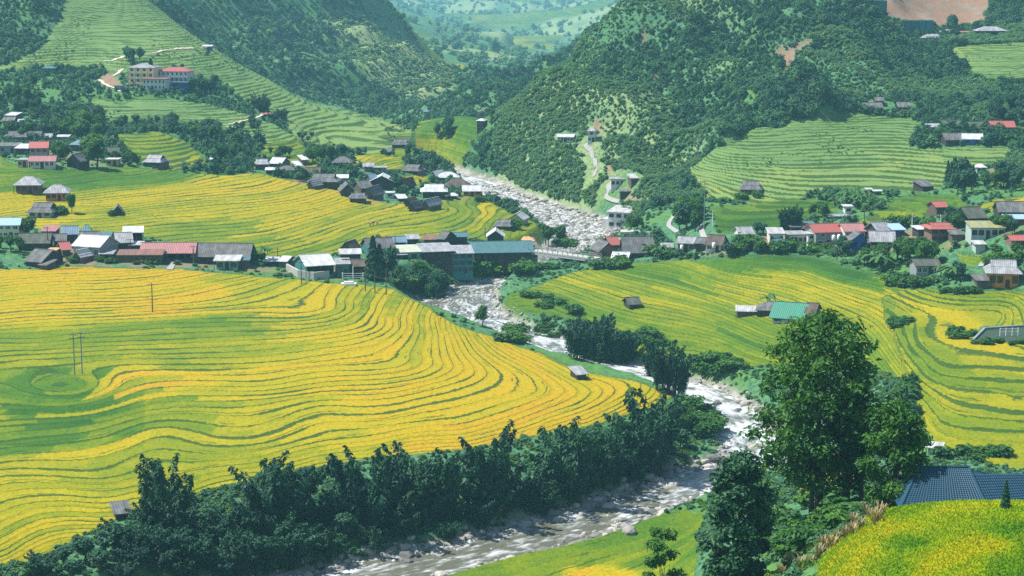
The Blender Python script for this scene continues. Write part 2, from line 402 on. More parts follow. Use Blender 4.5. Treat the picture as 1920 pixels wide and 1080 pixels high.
def ground(u, v):
    """first ground point on the sight line through photo pixel (u, v)"""
    rx, ry, rz = ray(u, v); a = rx / ry
    i = np.clip((a - GA[0]) / (GA[1] - GA[0]), 0, NA - 1.001); i0 = int(i); fi = i - i0
    col = H2[:, i0] * (1 - fi) + H2[:, i0 + 1] * fi
    d = CZ + GY * (rz / ry) - col
    k = np.nonzero(d <= 0)[0]
    if len(k) == 0: return (a * GY[-1], GY[-1], col[-1])
    k = k[0]
    if k == 0: return (a * GY[0], GY[0], col[0])
    t = d[k - 1] / (d[k - 1] - d[k])
    Y = GY[k - 1] + (GY[k] - GY[k - 1]) * t
    return (a * Y, Y, CZ + Y * rz / ry)
def zat(x, y):
    a = x / y; i = min(max((a - GA[0]) / (GA[1] - GA[0]), 0), NA - 1.001); i0 = int(i); fi = i - i0
    j = int(np.searchsorted(GY, y)) - 1; j = min(max(j, 0), NY - 2); fj = (y - GY[j]) / (GY[j + 1] - GY[j])
    c = lambda q: H2[q, i0] * (1 - fi) + H2[q, i0 + 1] * fi
    return c(j) * (1 - fj) + c(j + 1) * fj

# ---- ripeness of the rice: 0 deep green, 1 fresh green, 2 yellow-green, 3 yellow, 4 golden, 5 orange
RIPE = [(0,520,3.6),(100,520,3.7),(230,515,4),(330,530,4),(60,570,3.5),(200,560,3.6),(350,560,3.8),(300,575,4),(420,525,3),(470,540,2.2),(440,575,2),(60,600,3.4),(30,640,1.6),(180,600,2.3),(280,625,1.4),(400,610,1.2),(520,560,2.2),(500,572,3.8),(600,572,3.9),(480,640,1.6),(350,650,1.5),(250,660,1.7),
 (560,650,2.2),(620,580,2.2),(700,560,1.6),(640,600,2.8),(700,600,3.4),(800,600,3.3),(860,640,3.4),(850,620,1.0),(905,628,1.2),(770,560,1.4),(180,650,1.2),(100,660,1.8),(40,690,1.8),(80,720,0.8),(150,740,0.4),(60,760,0.6),(20,780,0.3),(230,690,3.2),(290,725,4.3),(270,740,4.2),(300,715,4.2),(340,690,2.0),(240,730,3.2),(100,790,0.3),(200,770,0.4),
 (5,780,4),(60,820,1.4),(30,835,0.8),(250,800,1.6),(200,830,3.6),(130,840,1.7),(340,790,1.8),(330,760,1.4),(420,800,3.0),(380,740,1.5),(470,730,3.0),(560,700,3.4),(650,700,3.5),(760,680,3.6),(900,700,3.6),(1000,720,3.6),(1100,740,3.6),(1200,720,3.0),(1180,760,3.4),(1000,780,4.0),(860,800,4.0),(800,770,3.8),(700,780,3.8),(600,760,3.2),(520,790,2.8),(620,820,3.0),(560,840,1.8),(450,850,1.9),(350,860,1.6),(200,880,1.5),(60,870,2.2),(100,920,2.4),(250,920,2.6),(30,960,2.6),(150,970,2.4),(60,1020,2.7),(380,890,2.3),(480,760,2.3),(1240,740,2.5),(1090,705,1.2),(600,655,2.9),(540,720,3.2),(660,650,3.6),
 (20,330,2),(60,330,1.5),(20,385,3.5),(80,390,3.6),(200,380,3.3),(300,370,3.6),(420,350,3.6),(500,350,3.6),(560,360,3.8),(620,375,3.5),(380,400,3.3),(500,400,3.2),(250,410,3.0),(140,330,1.2),(280,330,1.7),(200,420,2.5),(380,430,2.2),(480,440,2.6),(560,430,3.6),(620,440,3.0),(700,440,3.0),(560,470,2.3),(640,455,2.6),(420,415,2.2),(460,470,2.2),(680,400,3.0),(760,410,3.3),(820,400,2.4),(900,400,3.1),(950,405,2.6),(900,430,2.4),(800,435,3.0),(730,430,1.6),(980,440,2.0),(1000,425,2.6),(860,380,2.0),(900,375,1.6),(500,330,2.6),(700,300,3.2),(760,330,3.0),(780,335,3.3),
 (250,250,1.4),(300,255,1.9),(330,280,1.5),(370,295,2.4),(800,225,1.3),(860,220,1.2),(790,260,2.5),(820,245,1.9),(740,255,1.9),(730,285,2.4),
 (60,110,1.3),(150,60,1.0),(250,70,1.1),(300,40,0.9),(350,80,1.3),(420,130,0.9),(460,160,0.7),(500,180,1.3),(560,200,1.2),(640,230,1.5),(700,255,1.8),(650,260,1.8),(740,250,1.6),(300,200,0.9),(350,200,0.8),(420,210,1.1),(220,205,1.4),(200,190,1.5),(540,280,1.6),(580,300,1.8),(500,260,1.3),
 (950,560,1.8),(1000,555,2.4),(1080,530,2.8),(1150,510,2.3),(1100,560,2.3),(1050,580,2.0),(1150,590,2.2),(1250,520,1.8),(1300,505,2.5),(1380,500,1.4),(1450,490,1.5),(1550,495,1.0),(1600,515,0.9),(1500,525,2.5),(1420,530,3.2),(1350,550,3.0),(1280,560,3.0),(1230,600,2.5),(1300,620,2.0),(1360,640,1.2),(1300,650,2.0),(1250,645,1.8),(1400,670,2.0),(1380,600,2.2),(1420,570,3.3),(1530,560,3.5),(1580,550,3.3),(1600,590,3.0),(1660,600,3.3),(1650,570,2.8),(1700,560,2.4),(1640,525,2.8),(1680,530,3),(1760,570,2.4),(1850,560,2.0),(1900,580,2.6),(1800,600,2.8),(1720,640,3.1),(1780,650,1.8),(1850,655,3.4),(1900,650,3.0),(1780,680,2.0),(1720,680,2.3),(1850,690,2.6),(1900,710,2.7),(1800,730,2.6),(1750,760,3.0),(1850,780,2.8),(1900,800,2.4),(1850,840,2.5),(1900,860,2.7),(1790,830,2.5),(1750,720,2.2),(1530,905,3.4),(1820,485,2.5),(1750,620,0.9),(1680,640,2.2),
 (1330,330,1.8),(1400,310,1.3),(1500,300,0.9),(1400,270,0.9),(1500,240,0.7),(1600,230,0.8),(1700,230,0.7),(1600,280,1.4),(1680,290,2.0),(1700,310,2.2),(1440,325,2.6),(1500,330,2.3),(1600,330,1.8),(1720,330,2.2),(1800,290,1.7),(1850,300,1.9),(1750,315,2.6),(1400,350,1.9),(1500,350,2.2),(1650,345,2.0),
 (1620,425,2.6),(1700,400,1.8),(1760,380,0.9),(1720,370,0.6),(1800,385,1.2),(1860,385,2.4),(1920,375,3.2),(1950,390,3.2),(1400,410,0.6),(1500,395,0.7),(1450,385,1.4),
 (1850,90,1.4),(1800,95,2.5),(1900,120,1.3),(1830,125,1.0),
 (1600,1030,2.9),(1700,960,2.1),(1800,960,2.6),(1900,970,2.2),(1750,1000,2.7),(1900,1000,1.5),(1640,990,3.0),(1650,1060,2.3),(1800,1050,3.1),(1900,1060,1.9),(1720,1040,2.9),(1560,1060,2.7),(1850,1020,3.0),(1690,1020,1.6),
 (900,1070,1.4),(1050,1030,1.8),(1150,1010,1.5),(1250,980,1.5),(1100,1074,3.9),(1150,1078,3.8),(1100,1050,1.7),(1200,1052,1.6),(1020,1068,1.7),(1240,1075,1.8),(1000,1060,1.9),(1250,1030,1.3),(860,1065,1.3)]
RA = np.array(RIPE, float)
fm = field > 0
# a paddy = one stretch of one terrace; it ripens as one
fl_ = np.floor(tt[fm]).astype(int); hsh = _hash(fl_.astype(float), fl_ * 0.0 + field[fm], 77)
al_ = np.floor(X2[fm] / (9 + 26 * hsh) + 9 * hsh + .5 * fbm(X2[fm] / 12, Y2[fm] / 12, 2, 15)).astype(int)
key = (fl_ + 2000) * 4000 + (al_ + 1500); key = key * 16 + field[fm]
_, kin = np.unique(key, return_inverse=True); cnt = np.bincount(kin)
fu = (np.bincount(kin, JU[fm]) / cnt)[kin]; fv = (np.bincount(kin, V2[fm]) / cnt)[kin]
soft = np.isin(field[fm], (9, 10)); fu = np.where(soft, JU[fm], fu); fv = np.where(soft, JV[fm], fv)
def ripeness(fu, fv):
    rip = np.empty(len(fu))
    for s in range(0, len(fu), 40000):
        a = fu[s:s + 40000, None]; b = fv[s:s + 40000, None]
        w = 1 / (((a - RA[None, :, 0]) / 2.6) ** 2 + (b - RA[None, :, 1]) ** 2 + 9) ** 2.2
        rip[s:s + 40000] = (w * RA[None, :, 2]).sum(1) / w.sum(1)
    return rip
rip = .78 * ripeness(fu, fv) + .22 * ripeness(JU[fm], JV[fm])
ripe = np.zeros(X2.shape); ripe[fm] = rip
ripe[field == 2] -= .45
k1 = (field == 1) & ~((U2 < 270) & (V2 > 690) & (V2 < 835))
ripe[k1] = np.where(ripe[k1] < 3, 1.0 + ripe[k1] * .667, ripe[k1])
ripe[field == 5] -= .65
ripe[field == 12] -= .35
ripe[field == 9] += -.55 + 1.5 * (vnoise(tt[field == 9] * 1.5 + 3, X2[field == 9] / 14, 91) - .5)
ripe[field == 11] = 1.5 + 2.0 * fbm(X2[field == 11] / 120, Y2[field == 11] / 240, 3, 33)
# bare soil, dry grass on the ridges, and ground painted paler for sun and haze
JU = U3 + 14 * fbm(X2 / 14, Y2 / 14, 3, 5); JV = V3 + 8 * fbm(X2 / 14, Y2 / 14, 3, 9)
def blobmask(list_):
    m = np.zeros(X2.shape)
    for poly, y0, y1 in list_:
        m = np.maximum(m, (inpoly(JU, JV, poly) & (Y2 > y0) & (Y2 < y1)).astype(float))
    return blur(m, 1)
soil = blobmask([([(1453,95),(1490,84),(1525,76),(1520,88),(1495,95),(1492,120),(1478,150),(1462,155),(1470,125),(1455,105)],600,1000),
                 ([(1222,140),(1242,132),(1235,148),(1225,152)],600,1000),([(1198,60),(1210,55),(1206,85),(1200,90)],600,1000),
                 ([(1655,-10),(1850,-10),(1855,25),(1840,50),(1790,52),(1760,60),(1730,42),(1690,40),(1660,30)],780,1100),
                 ([(1160,360),(1190,372),(1220,372),(1210,380),(1165,380)],560,700),([(1132,318),(1150,288),(1152,300),(1142,330)],560,760),([(1105,232),(1125,225),(1125,250),(1110,252)],600,800),
                 ([(182,145),(215,138),(225,160),(205,168)],700,900),([(420,88),(447,86),(440,100),(425,98)],850,1020),
                 ([(1640,985),(1668,950),(1655,985),(1640,1010)],100,220),([(1870,305),(1905,318),(1880,345),(1855,330)],500,700)])
yard = blobmask([([(60,478),(130,498),(300,500),(480,506),(640,525),(650,505),(480,478),(300,455),(80,450)],440,640),([(560,345),(700,382),(900,378),(890,345),(700,320),(500,312)],560,800),([(1120,492),(1250,482),(1450,468),(1700,470),(1920,455),(1920,415),(1700,430),(1450,440),(1250,450),(1120,470)],420,600),([(0,290),(60,315),(330,318),(320,300),(100,270),(0,260)],620,780)])
soil = np.maximum(soil, yard * smooth(-.02, .14, fbm(X2 / 9, Y2 / 12, 3, 141)) * .75)
soil[field > 0] *= 0.6
dryp = blobmask([([(955,215),(1000,165),(1040,150),(1075,130),(1060,170),(1040,200),(1030,240),(980,240)],600,1000),
                 ([(1015,240),(1040,200),(1060,165),(1080,120),(1075,170),(1055,215),(1050,250),(1025,252)],600,1000),
                 ([(930,330),(1000,275),(1060,262),(1040,290),(1000,330),(950,352)],600,800)]) * 0.9
dryp = np.maximum(dryp, 0.75 * smooth(-0.02, 0.16, fbm(X2 / 45, Y2 / 45, 4, 61)) * (Y2 > 600) * smooth(950, 1000, U2) * smooth(1480, 1250, U2) * smooth(1000, 900, Y2))
dryp = np.maximum(dryp, blobmask([([(600,30),(700,45),(780,75),(845,115),(850,170),(780,195),(715,165),(660,110)],1150,1600)]) * (.45 + .55 * smooth(-.1, .1, fbm(X2 / 60, Y2 / 60, 3, 151))))  # sunlit slope painted in as paler ground
dryp = np.maximum(dryp, 1.0 * smooth(-.06, 0.12, fbm(X2 / 160, Y2 / 300, 4, 63)) * (Y2 > 1500))  # dry patches far off; their paleness also stands in for haze
grass = smooth(-0.05, 0.2, fbm(X2 / 30, Y2 / 30, 3, 66))

# ------------------------------------------------------------------ node helpers and materials
class NG:
    def __init__(self, name):
        self.m = bpy.data.materials.new(name); self.m.use_nodes = True
        self.t = self.m.node_tree; self.t.nodes.clear()
        self.out = self.t.nodes.new("ShaderNodeOutputMaterial")
    def n(self, kind, **kw):
        nd = self.t.nodes.new(kind)
        for k, v in kw.items(): setattr(nd, k, v)
        return nd
    def put(self, sock, val):
        if isinstance(val, bpy.types.NodeSocket): self.t.links.new(val, sock)
        elif isinstance(val, (tuple, list)) and len(val) == 3 and sock.type == 'RGBA': sock.default_value = (*val, 1)
        else: sock.default_value = val
    def math(self, op, a, b=0.0, c=None, clamp=False):
        nd = self.n("ShaderNodeMath", operation=op, use_clamp=clamp)
        self.put(nd.inputs[0], a); self.put(nd.inputs[1], b)
        if c is not None: self.put(nd.inputs[2], c)
        return nd.outputs[0]
    def mapr(self, x, a, b, c=0.0, d=1.0):
        nd = self.n("ShaderNodeMapRange", interpolation_type='SMOOTHSTEP')
        self.put(nd.inputs[0], x); self.put(nd.inputs[1], a); self.put(nd.inputs[2], b); self.put(nd.inputs[3], c); self.put(nd.inputs[4], d)
        return nd.outputs[0]
    def mix(self, f, a, b, mode='MIX'):
        nd = self.n("ShaderNodeMix", data_type='RGBA', blend_type=mode)
        self.put(nd.inputs[0], f); self.put(nd.inputs[6], a); self.put(nd.inputs[7], b)
        return nd.outputs[2]
    def attr(self, name):
        return self.n("ShaderNodeAttribute", attribute_name=name).outputs[2]
    def coord(self, which="Object"):
        return self.n("ShaderNodeTexCoord").outputs[which]
    def scale(self, vec, s):
        nd = self.n("ShaderNodeVectorMath", operation='MULTIPLY'); self.put(nd.inputs[0], vec); nd.inputs[1].default_value = s
        return nd.outputs[0]
    def noise(self, vec, sc, det=3.0, rough=0.55, out=0):
        nd = self.n("ShaderNodeTexNoise"); self.put(nd.inputs["Vector"], vec); nd.inputs["Scale"].default_value = sc
        nd.inputs["Detail"].default_value = det; nd.inputs["Roughness"].default_value = rough
        return nd.outputs[out]
    def white(self, vec):
        nd = self.n("ShaderNodeTexWhiteNoise", noise_dimensions='3D'); self.put(nd.inputs["Vector"], vec); return nd.outputs[0]
    def comb(self, x, y, z):
        nd = self.n("ShaderNodeCombineXYZ"); self.put(nd.inputs[0], x); self.put(nd.inputs[1], y); self.put(nd.inputs[2], z); return nd.outputs[0]
    def sep(self, v):
        nd = self.n("ShaderNodeSeparateXYZ"); self.put(nd.inputs[0], v); return nd.outputs
    def ramp(self, f, stops):
        nd = self.n("ShaderNodeValToRGB"); self.put(nd.inputs[0], f); cr = nd.color_ramp
        while len(cr.elements) < len(stops): cr.elements.new(0.5)
        for e, (p, c) in zip(cr.elements, stops): e.position = p; e.color = (*c, 1)
        return nd.outputs[0]
    def bump(self, h, strength=0.4, dist=0.1):
        nd = self.n("ShaderNodeBump"); self.put(nd.inputs["Height"], h); nd.inputs["Strength"].default_value = strength; nd.inputs["Distance"].default_value = dist
        return nd.outputs[0]
    def bsdf(self, col, rough=0.8, normal=None, spec=0.3, metal=0.0):
        nd = self.n("ShaderNodeBsdfPrincipled"); self.put(nd.inputs["Base Color"], col); self.put(nd.inputs["Roughness"], rough)
        nd.inputs["Specular IOR Level"].default_value = spec; nd.inputs["Metallic"].default_value = metal
        if normal is not None: self.put(nd.inputs["Normal"], normal)
        return nd.outputs[0]
    def surf(self, s): self.t.links.new(s, self.out.inputs["Surface"]); return self.m

def make_ground_material():
    g = NG("terraced ground")
    P = g.coord("Object"); px, py, pz = g.sep(P)
    t = g.attr("terr"); rice = g.attr("rice"); ripe = g.attr("ripe"); soil = g.attr("soil"); dry = g.attr("dry"); bed = g.attr("bed"); gr = g.attr("grass"); fid = g.attr("fid")
    n1 = g.noise(P, 0.16, 4); n2 = g.noise(P, 0.9, 4); n3 = g.noise(P, 4.0, 3); nb = g.noise(P, 0.035, 3)
    t2 = g.math('ADD', t, g.math('ADD', g.math('MULTIPLY', g.math('SUBTRACT', n2, .5), 0.34), g.math('MULTIPLY', g.math('SUBTRACT', n3, .5), 0.12)))
    fl = g.math('FLOOR', t2); fr = g.math('FRACT', t2)
    # paddies along each terrace: length varies from terrace to terrace
    h1 = g.white(g.comb(fl, 3.1, 7.7))
    along = g.math('ADD', g.math('DIVIDE', px, g.math('ADD', 16.0, g.math('MULTIPLY', h1, 30.0))), g.math('MULTIPLY', h1, 13.7))
    along = g.math('ADD', along, g.math('MULTIPLY', n1, 0.7))
    cell = g.white(g.comb(fl, g.math('FLOOR', along), 1.3))
    big = g.white(g.comb(g.math('FLOOR', g.math('DIVIDE', fl, 3.0)), g.math('FLOOR', g.math('MULTIPLY', along, .4)), 5.0))
    rp = g.math('ADD', ripe, g.math('MULTIPLY', g.math('SUBTRACT', cell, .5), .5))
    rp = g.math('ADD', rp, g.math('MULTIPLY', g.math('SUBTRACT', big, .5), 0.7))
    rp = g.math('ADD', rp, g.math('MULTIPLY', g.math('SUBTRACT', n1, .5), 1.3))
    rp = g.math('ADD', rp, g.math('MULTIPLY', g.math('SUBTRACT', n3, .5), 1.7))
    rcol = g.ramp(g.math('DIVIDE', rp, 5.0), [(0.0, (0.0208, 0.0840, 0.0096)), (0.2, (0.0560, 0.1400, 0.0080)), (0.4, (0.1520, 0.2000, 0.0048)), (0.6, (0.3360, 0.2800, 0.0032)), (0.8, (0.4160, 0.2720, 0.0040)), (1.0, (0.4000, 0.2000, 0.0128))])
    n5 = g.noise(g.scale(P, (1.0, .55, 1.0)), 1.6, 5, .7)
    rcol = g.mix(g.mapr(n5, .40, .70, 0.0, 0.62), rcol, g.mix(1.0, rcol, (0.45, 0.55, 0.4), 'MULTIPLY'))
    hv = g.math('MULTIPLY', g.math('GREATER_THAN', fid, 3.5), g.math('LESS_THAN', fid, 6.5)); hv = g.math('MULTIPLY', hv, g.math('SUBTRACT', 1.0, g.math('COMPARE', fid, 5.0, .1)))
    rcol = g.mix(g.math('MULTIPLY', hv, .55), rcol, (0.17, 0.26, 0.10))  # hill paddies paled, distance haze put into their colour
    # grass banks (risers), their shade put into the dark green, and thin paths between paddies
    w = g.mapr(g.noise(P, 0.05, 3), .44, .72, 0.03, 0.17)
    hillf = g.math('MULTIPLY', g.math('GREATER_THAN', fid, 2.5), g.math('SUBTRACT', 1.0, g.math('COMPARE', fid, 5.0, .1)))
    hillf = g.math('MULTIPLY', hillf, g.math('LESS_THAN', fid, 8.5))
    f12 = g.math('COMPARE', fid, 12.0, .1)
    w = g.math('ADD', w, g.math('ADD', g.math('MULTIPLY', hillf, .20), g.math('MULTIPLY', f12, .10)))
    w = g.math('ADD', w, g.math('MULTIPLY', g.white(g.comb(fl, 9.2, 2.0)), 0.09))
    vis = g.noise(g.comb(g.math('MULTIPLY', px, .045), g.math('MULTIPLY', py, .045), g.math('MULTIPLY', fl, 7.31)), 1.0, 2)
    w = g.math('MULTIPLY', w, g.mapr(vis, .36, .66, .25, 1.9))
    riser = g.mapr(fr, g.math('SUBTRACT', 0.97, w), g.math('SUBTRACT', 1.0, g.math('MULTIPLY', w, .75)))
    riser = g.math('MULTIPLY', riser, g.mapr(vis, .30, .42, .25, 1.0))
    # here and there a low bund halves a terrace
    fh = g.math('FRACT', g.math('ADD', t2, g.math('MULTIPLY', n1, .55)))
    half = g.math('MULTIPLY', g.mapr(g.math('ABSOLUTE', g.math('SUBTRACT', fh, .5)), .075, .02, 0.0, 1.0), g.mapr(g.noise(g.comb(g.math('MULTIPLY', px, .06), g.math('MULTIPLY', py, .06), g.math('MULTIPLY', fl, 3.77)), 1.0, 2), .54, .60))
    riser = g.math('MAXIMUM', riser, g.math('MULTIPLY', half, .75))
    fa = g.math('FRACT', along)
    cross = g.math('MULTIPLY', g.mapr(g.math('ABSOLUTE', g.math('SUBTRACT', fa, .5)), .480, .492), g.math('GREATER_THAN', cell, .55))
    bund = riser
    bcol = g.mix(n2, (0.012, 0.050, 0.010), (0.05, 0.105, 0.012))  # dark bank grass with the riser's shade painted in
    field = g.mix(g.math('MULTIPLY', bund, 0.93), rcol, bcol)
    # rough ground under trees and scrub
    wcol = g.mix(g.mapr(n2, .35, .65), (0.032, 0.115, 0.062), (0.09, 0.205, 0.085))
    wcol = g.mix(g.math('MULTIPLY', gr, g.mapr(n2, .3, .7, .2, .9)), wcol, (0.085, 0.19, 0.025))
    wcol = g.mix(g.math('MULTIPLY', dry, g.mapr(n2, .3, .65, .25, 1.0)), wcol, g.mix(n1, (0.20, 0.28, 0.09), (0.36, 0.38, 0.18)))  # dry grass; the same mask also carries painted sun and haze
    scol = g.mix(n2, (0.16, 0.085, 0.05), (0.32, 0.20, 0.13))
    scol = g.mix(g.mapr(n1, .45, .7), scol, (0.22, 0.19, 0.15))
    vr = g.n("ShaderNodeTexVoronoi"); g.put(vr.inputs["Vector"], P); vr.inputs["Scale"].default_value = 0.9
    gcol = g.mix(vr.outputs["Color"], (0.16, 0.15, 0.135), (0.46, 0.43, 0.38)); 
    gcol = g.mix(g.mapr(n1, .4, .75, 0, .7), gcol, (0.10, 0.13, 0.07))
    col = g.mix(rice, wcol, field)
    col = g.mix(soil, col, scol)
    col = g.mix(bed, col, gcol)
    hgt = g.math('ADD', g.math('ADD', g.math('MULTIPLY', n3, .5), n2), g.math('MULTIPLY', g.math('MULTIPLY', g.math('SUBTRACT', 1.0, bund), rice), 1.6))
    nrm = g.bump(hgt, 0.55, 0.35)
    return g.surf(g.bsdf(col, 0.85, nrm, 0.12))
M_GROUND = make_ground_material()

# ------------------------------------------------------------------ ground sheets
ATTR = {"terr": tt, "rice": rice, "ripe": ripe, "soil": soil, "dry": dryp, "bed": bed, "grass": grass, "fid": field.astype(float)}
fq = field[:-1, :-1]; bq = bed[:-1, :-1]; yq = Y2[:-1, :-1]
region = np.zeros(fq.shape, np.int8)                     # 0 wooded ground near, else see names
region[(fq == 0)] = 1
region[(fq == 0) & (yq > 1150)] = 2
region[(bq > 0.5)] = 3
region[(fq == 1)] = 4; region[(fq == 2)] = 5; region[(fq == 3) | (fq == 4)] = 6; region[(fq == 5) | (fq == 12)] = 7; region[np.isin(fq, (6, 7, 8))] = 8; region[(fq == 9)] = 9; region[fq == 10] = 10; region[fq == 11] = 2
GROUNDS = {1: ("hillside", "green wooded slopes and river banks around the fields"), 2: ("far_hills", "hazy blue hills with pale terraces at the head of the valley"),
           3: ("river_bed", "stony grey gravel bed along the river"), 4: ("rice_field", "big golden terraced rice field above the dark bamboo bank"),
           5: ("rice_field", "yellow rice fields on the flat behind the left village"), 6: ("terraced_hill", "green terraced ridge around the cream school"),
           7: ("rice_field", "yellow and green rice terraces on the right bank of the river"), 8: ("terraced_hill", "green terraced slope below the right hill houses"),
           9: ("rice_field", "close yellow green rice field below the blue tiled roof"), 10: ("rice_field", "bright green paddies on the near bank of the river")}
vid = np.arange(NA * NY).reshape(NY, NA)
quads = np.stack([vid[:-1, :-1], vid[:-1, 1:], vid[1:, 1:], vid[1:, :-1]], -1)
VX = np.stack([X2, Y2, H2], -1).reshape(-1, 3)
# smooth normals shared by all sheets
for rid, (nm, lab) in GROUNDS.items():
    q = quads[region == rid]
    if len(q) == 0: continue
    used, inv = np.unique(q, return_inverse=True)
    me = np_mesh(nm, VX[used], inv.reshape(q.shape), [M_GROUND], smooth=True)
    for an, arr in ATTR.items():
        at = me.attributes.new(an, 'FLOAT', 'POINT'); at.data.foreach_set("value", arr.ravel()[used].astype(np.float32))
    o = link_mesh(nm, me); tag(o, lab, kind="structure")

# ------------------------------------------------------------------ haze
def make_haze():
    mb = MB(); mb.box(-3300, 3300, -60, 8600, float(H2.min()) - 1.5, float(max(H2.max(), 150)) + 40)
    g = NG("valley haze"); v = g.n("ShaderNodeVolumePrincipled")
    v.inputs["Color"].default_value = (0.36, 0.86, 1.0, 1); v.inputs["Density"].default_value = HAZE
    v.inputs["Anisotropy"].default_value = 0.0
    g.t.links.new(v.outputs[0], g.out.inputs["Volume"])
    o = mb.build("haze", g.m); tag(o, "pale blue haze filling the valley", kind="stuff")
HAZE = 1.45e-4
# ------------------------------------------------------------------ water
def make_water_material():
    g = NG("rushing river water")
    P = g.coord("Object"); A = g.attr("along"); Cc = g.attr("across"); fo = g.attr("foam")
    Q = g.comb(g.math('MULTIPLY', A, .13), g.math('MULTIPLY', Cc, .34), 0.0)
    n1 = g.noise(Q, 1.0, 5, .65); n2 = g.noise(Q, 3.2, 4, .6); n3 = g.noise(P, .12, 3)
    f = g.math('ADD', g.math('MULTIPLY', n1, .6), g.math('MULTIPLY', n2, .4))
    f = g.mapr(g.math('ADD', f, g.math('ADD', g.math('MULTIPLY', fo, .40), g.math('MULTIPLY', g.math('SUBTRACT', n3, .5), .35))), .60, .78)
    deep = g.mix(n2, (0.075, 0.082, 0.055), (0.17, 0.17, 0.13))
    col = g.mix(f, deep, (0.50, 0.525, 0.54))
    nrm = g.bump(g.math('ADD', n1, g.math('MULTIPLY', n2, .6)), 0.6, 0.5)
    return g.surf(g.bsdf(col, g.math('ADD', .16, g.math('MULTIPLY', f, .45)), nrm, 0.5))
def make_river():
    M = make_water_material()
    n = 13; V = []; al = []; ac = []; fo = []
    s = 0.0; R = catmull(RC, 3)
    for i, r in enumerate(R):
        j = min(i + 1, len(R) - 1); k = max(i - 1, 0)
        d = R[j, :2] - R[k, :2]; d /= np.linalg.norm(d); nx, ny = -d[1], d[0]
        if i: s += np.linalg.norm(R[i, :2] - R[i - 1, :2])
        hw = r[3] + 1.2
        ff = np.interp(r[1], [250, 300, 335, 350, 372, 430, 480, 505, 520, 560, 600, 640], [.38, .34, .40, .50, .58, .54, .46, .32, .28, .34, .48, .52])
        for q in range(n):
            c = (q / (n - 1) * 2 - 1) * hw
            V.append((r[0] + nx * c, r[1] + ny * c, r[2] + 0.0)); al.append(s); ac.append(c); fo.append(ff)
    fc = []
    for i in range(len(R) - 1):
        for q in range(n - 1):
            a = i * n + q; fc.append((a, a + n, a + n + 1, a + 1))
    me = np_mesh("river", V, fc, [M], smooth=True)
    for nm, arr in (("along", al), ("across", ac), ("foam", fo)):
        at = me.attributes.new(nm, 'FLOAT', 'POINT'); at.data.foreach_set("value", np.array(arr, np.float32))
    tag(link_mesh("river", me), "pale rushing river winding down the valley", kind="structure")
make_river()

# ------------------------------------------------------------------ rocks in the river
def rock_material():
    g = NG("river stone"); P = g.coord("Object"); r = g.n("ShaderNodeObjectInfo").outputs["Random"]
    n1 = g.noise(P, 1.6, 4); n2 = g.noise(P, 7, 3)
    a = g.ramp(r, [(0, (0.10, 0.10, 0.10)), (.3, (.24, .235, .22)), (.65, (.33, .31, .27)), (1, (.46, .43, .38))])
    col = g.mix(g.mapr(n1, .4, .7, 0, .8), a, g.mix(.5, a, (.12, .12, .11)))
    return g.surf(g.bsdf(col, .75, g.bump(g.math('ADD', n1, g.math('MULTIPLY', n2, .4)), .6, .2), .3))
M_ROCK = rock_material()
def rock_mesh(seed, sub=2):
    bm = bmesh.new(); bmesh.ops.create_icosphere(bm, subdivisions=sub, radius=1.0)
    r = np.random.default_rng(seed); ax = r.normal(size=(7, 3)); ax /= np.linalg.norm(ax, axis=1)[:, None]; off = r.uniform(.45, .9, 7)
    for v in bm.verts:
        p = np.array(v.co)
        for a, o in zip(ax, off):
            d = p @ a
            if d > o: p = p - a * (d - o) * .9
        p *= 1 + .08 * math.sin(5 * p[0] + seed) * math.cos(4 * p[1] + seed)
        v.co = p * np.array([1.15, .85, .62])
    me = bpy.data.meshes.new("boulder"); bm.to_mesh(me); bm.free(); me.materials.append(M_ROCK)
    return me
ROCKS = [rock_mesh(i) for i in range(7)]
ROCKS_LOW = [rock_mesh(20 + i, 1) for i in range(5)]
# candidates: the shore strip and, upstream, the whole bed
BIG_ROCKS = [  # photo pixel of the foot, width in px
 (690,1035,42),(1245,905,34),(1262,918,30),(1232,920,26),(1215,898,40),(1185,905,30),(1340,862,34),(1322,868,26),(1090,975,30),(1165,985,34),(1050,985,34),(950,1005,24),(905,1000,22),(870,990,20),(820,1040,20),(600,1062,28),(560,1055,22),(640,1045,20),(700,1012,18),(760,1000,16),(1120,940,26),(1150,935,22),(1290,885,26),(1200,965,28),(1180,1000,36),(1300,905,24),
 (700,600,1),(770,1010,22),(740,1020,18),(980,1000,18),(1020,975,16),(1080,950,20),(1240,880,44),(1215,880,36),(1276,902,30)]
LAB_BIG = {0: "largest pale grey boulder lying at the foot of the dark bamboo bank by the water", 12+1: "flat grey stone lying in the shallows under the bamboo bank"}
bc = 0
for i, (u, v, w) in enumerate(BIG_ROCKS):
    if w < 3: continue
    x, y, z = ground(u, v); sc = w * y / F / 2.1
    o = link_mesh("boulder", ROCKS[i % 7]); o.location = (x, y, max(z, np.interp(y, RC[::-1, 1], RC[::-1, 2]) - .5) + sc * .2)
    o.rotation_euler = (random.uniform(-.2, .2), random.uniform(-.2, .2), random.uniform(0, 6)); o.scale = (sc, sc, sc)
    if i == 0: tag(o, "largest pale grey boulder at the water's edge below the bamboo bank, bottom of the photo", "boulder", "boulders along the near bend of the river")
    else: tag(o, "grey or tan boulder lying along the near bend of the river under the bamboo", "boulder", "boulders along the near bend of the river")
cand = np.argwhere((RD < RH + 3.5) & (Y2 > 255) & (Y2 < 720) & (U2 > 380) & (U2 < 1500) & (V2 < 1090))
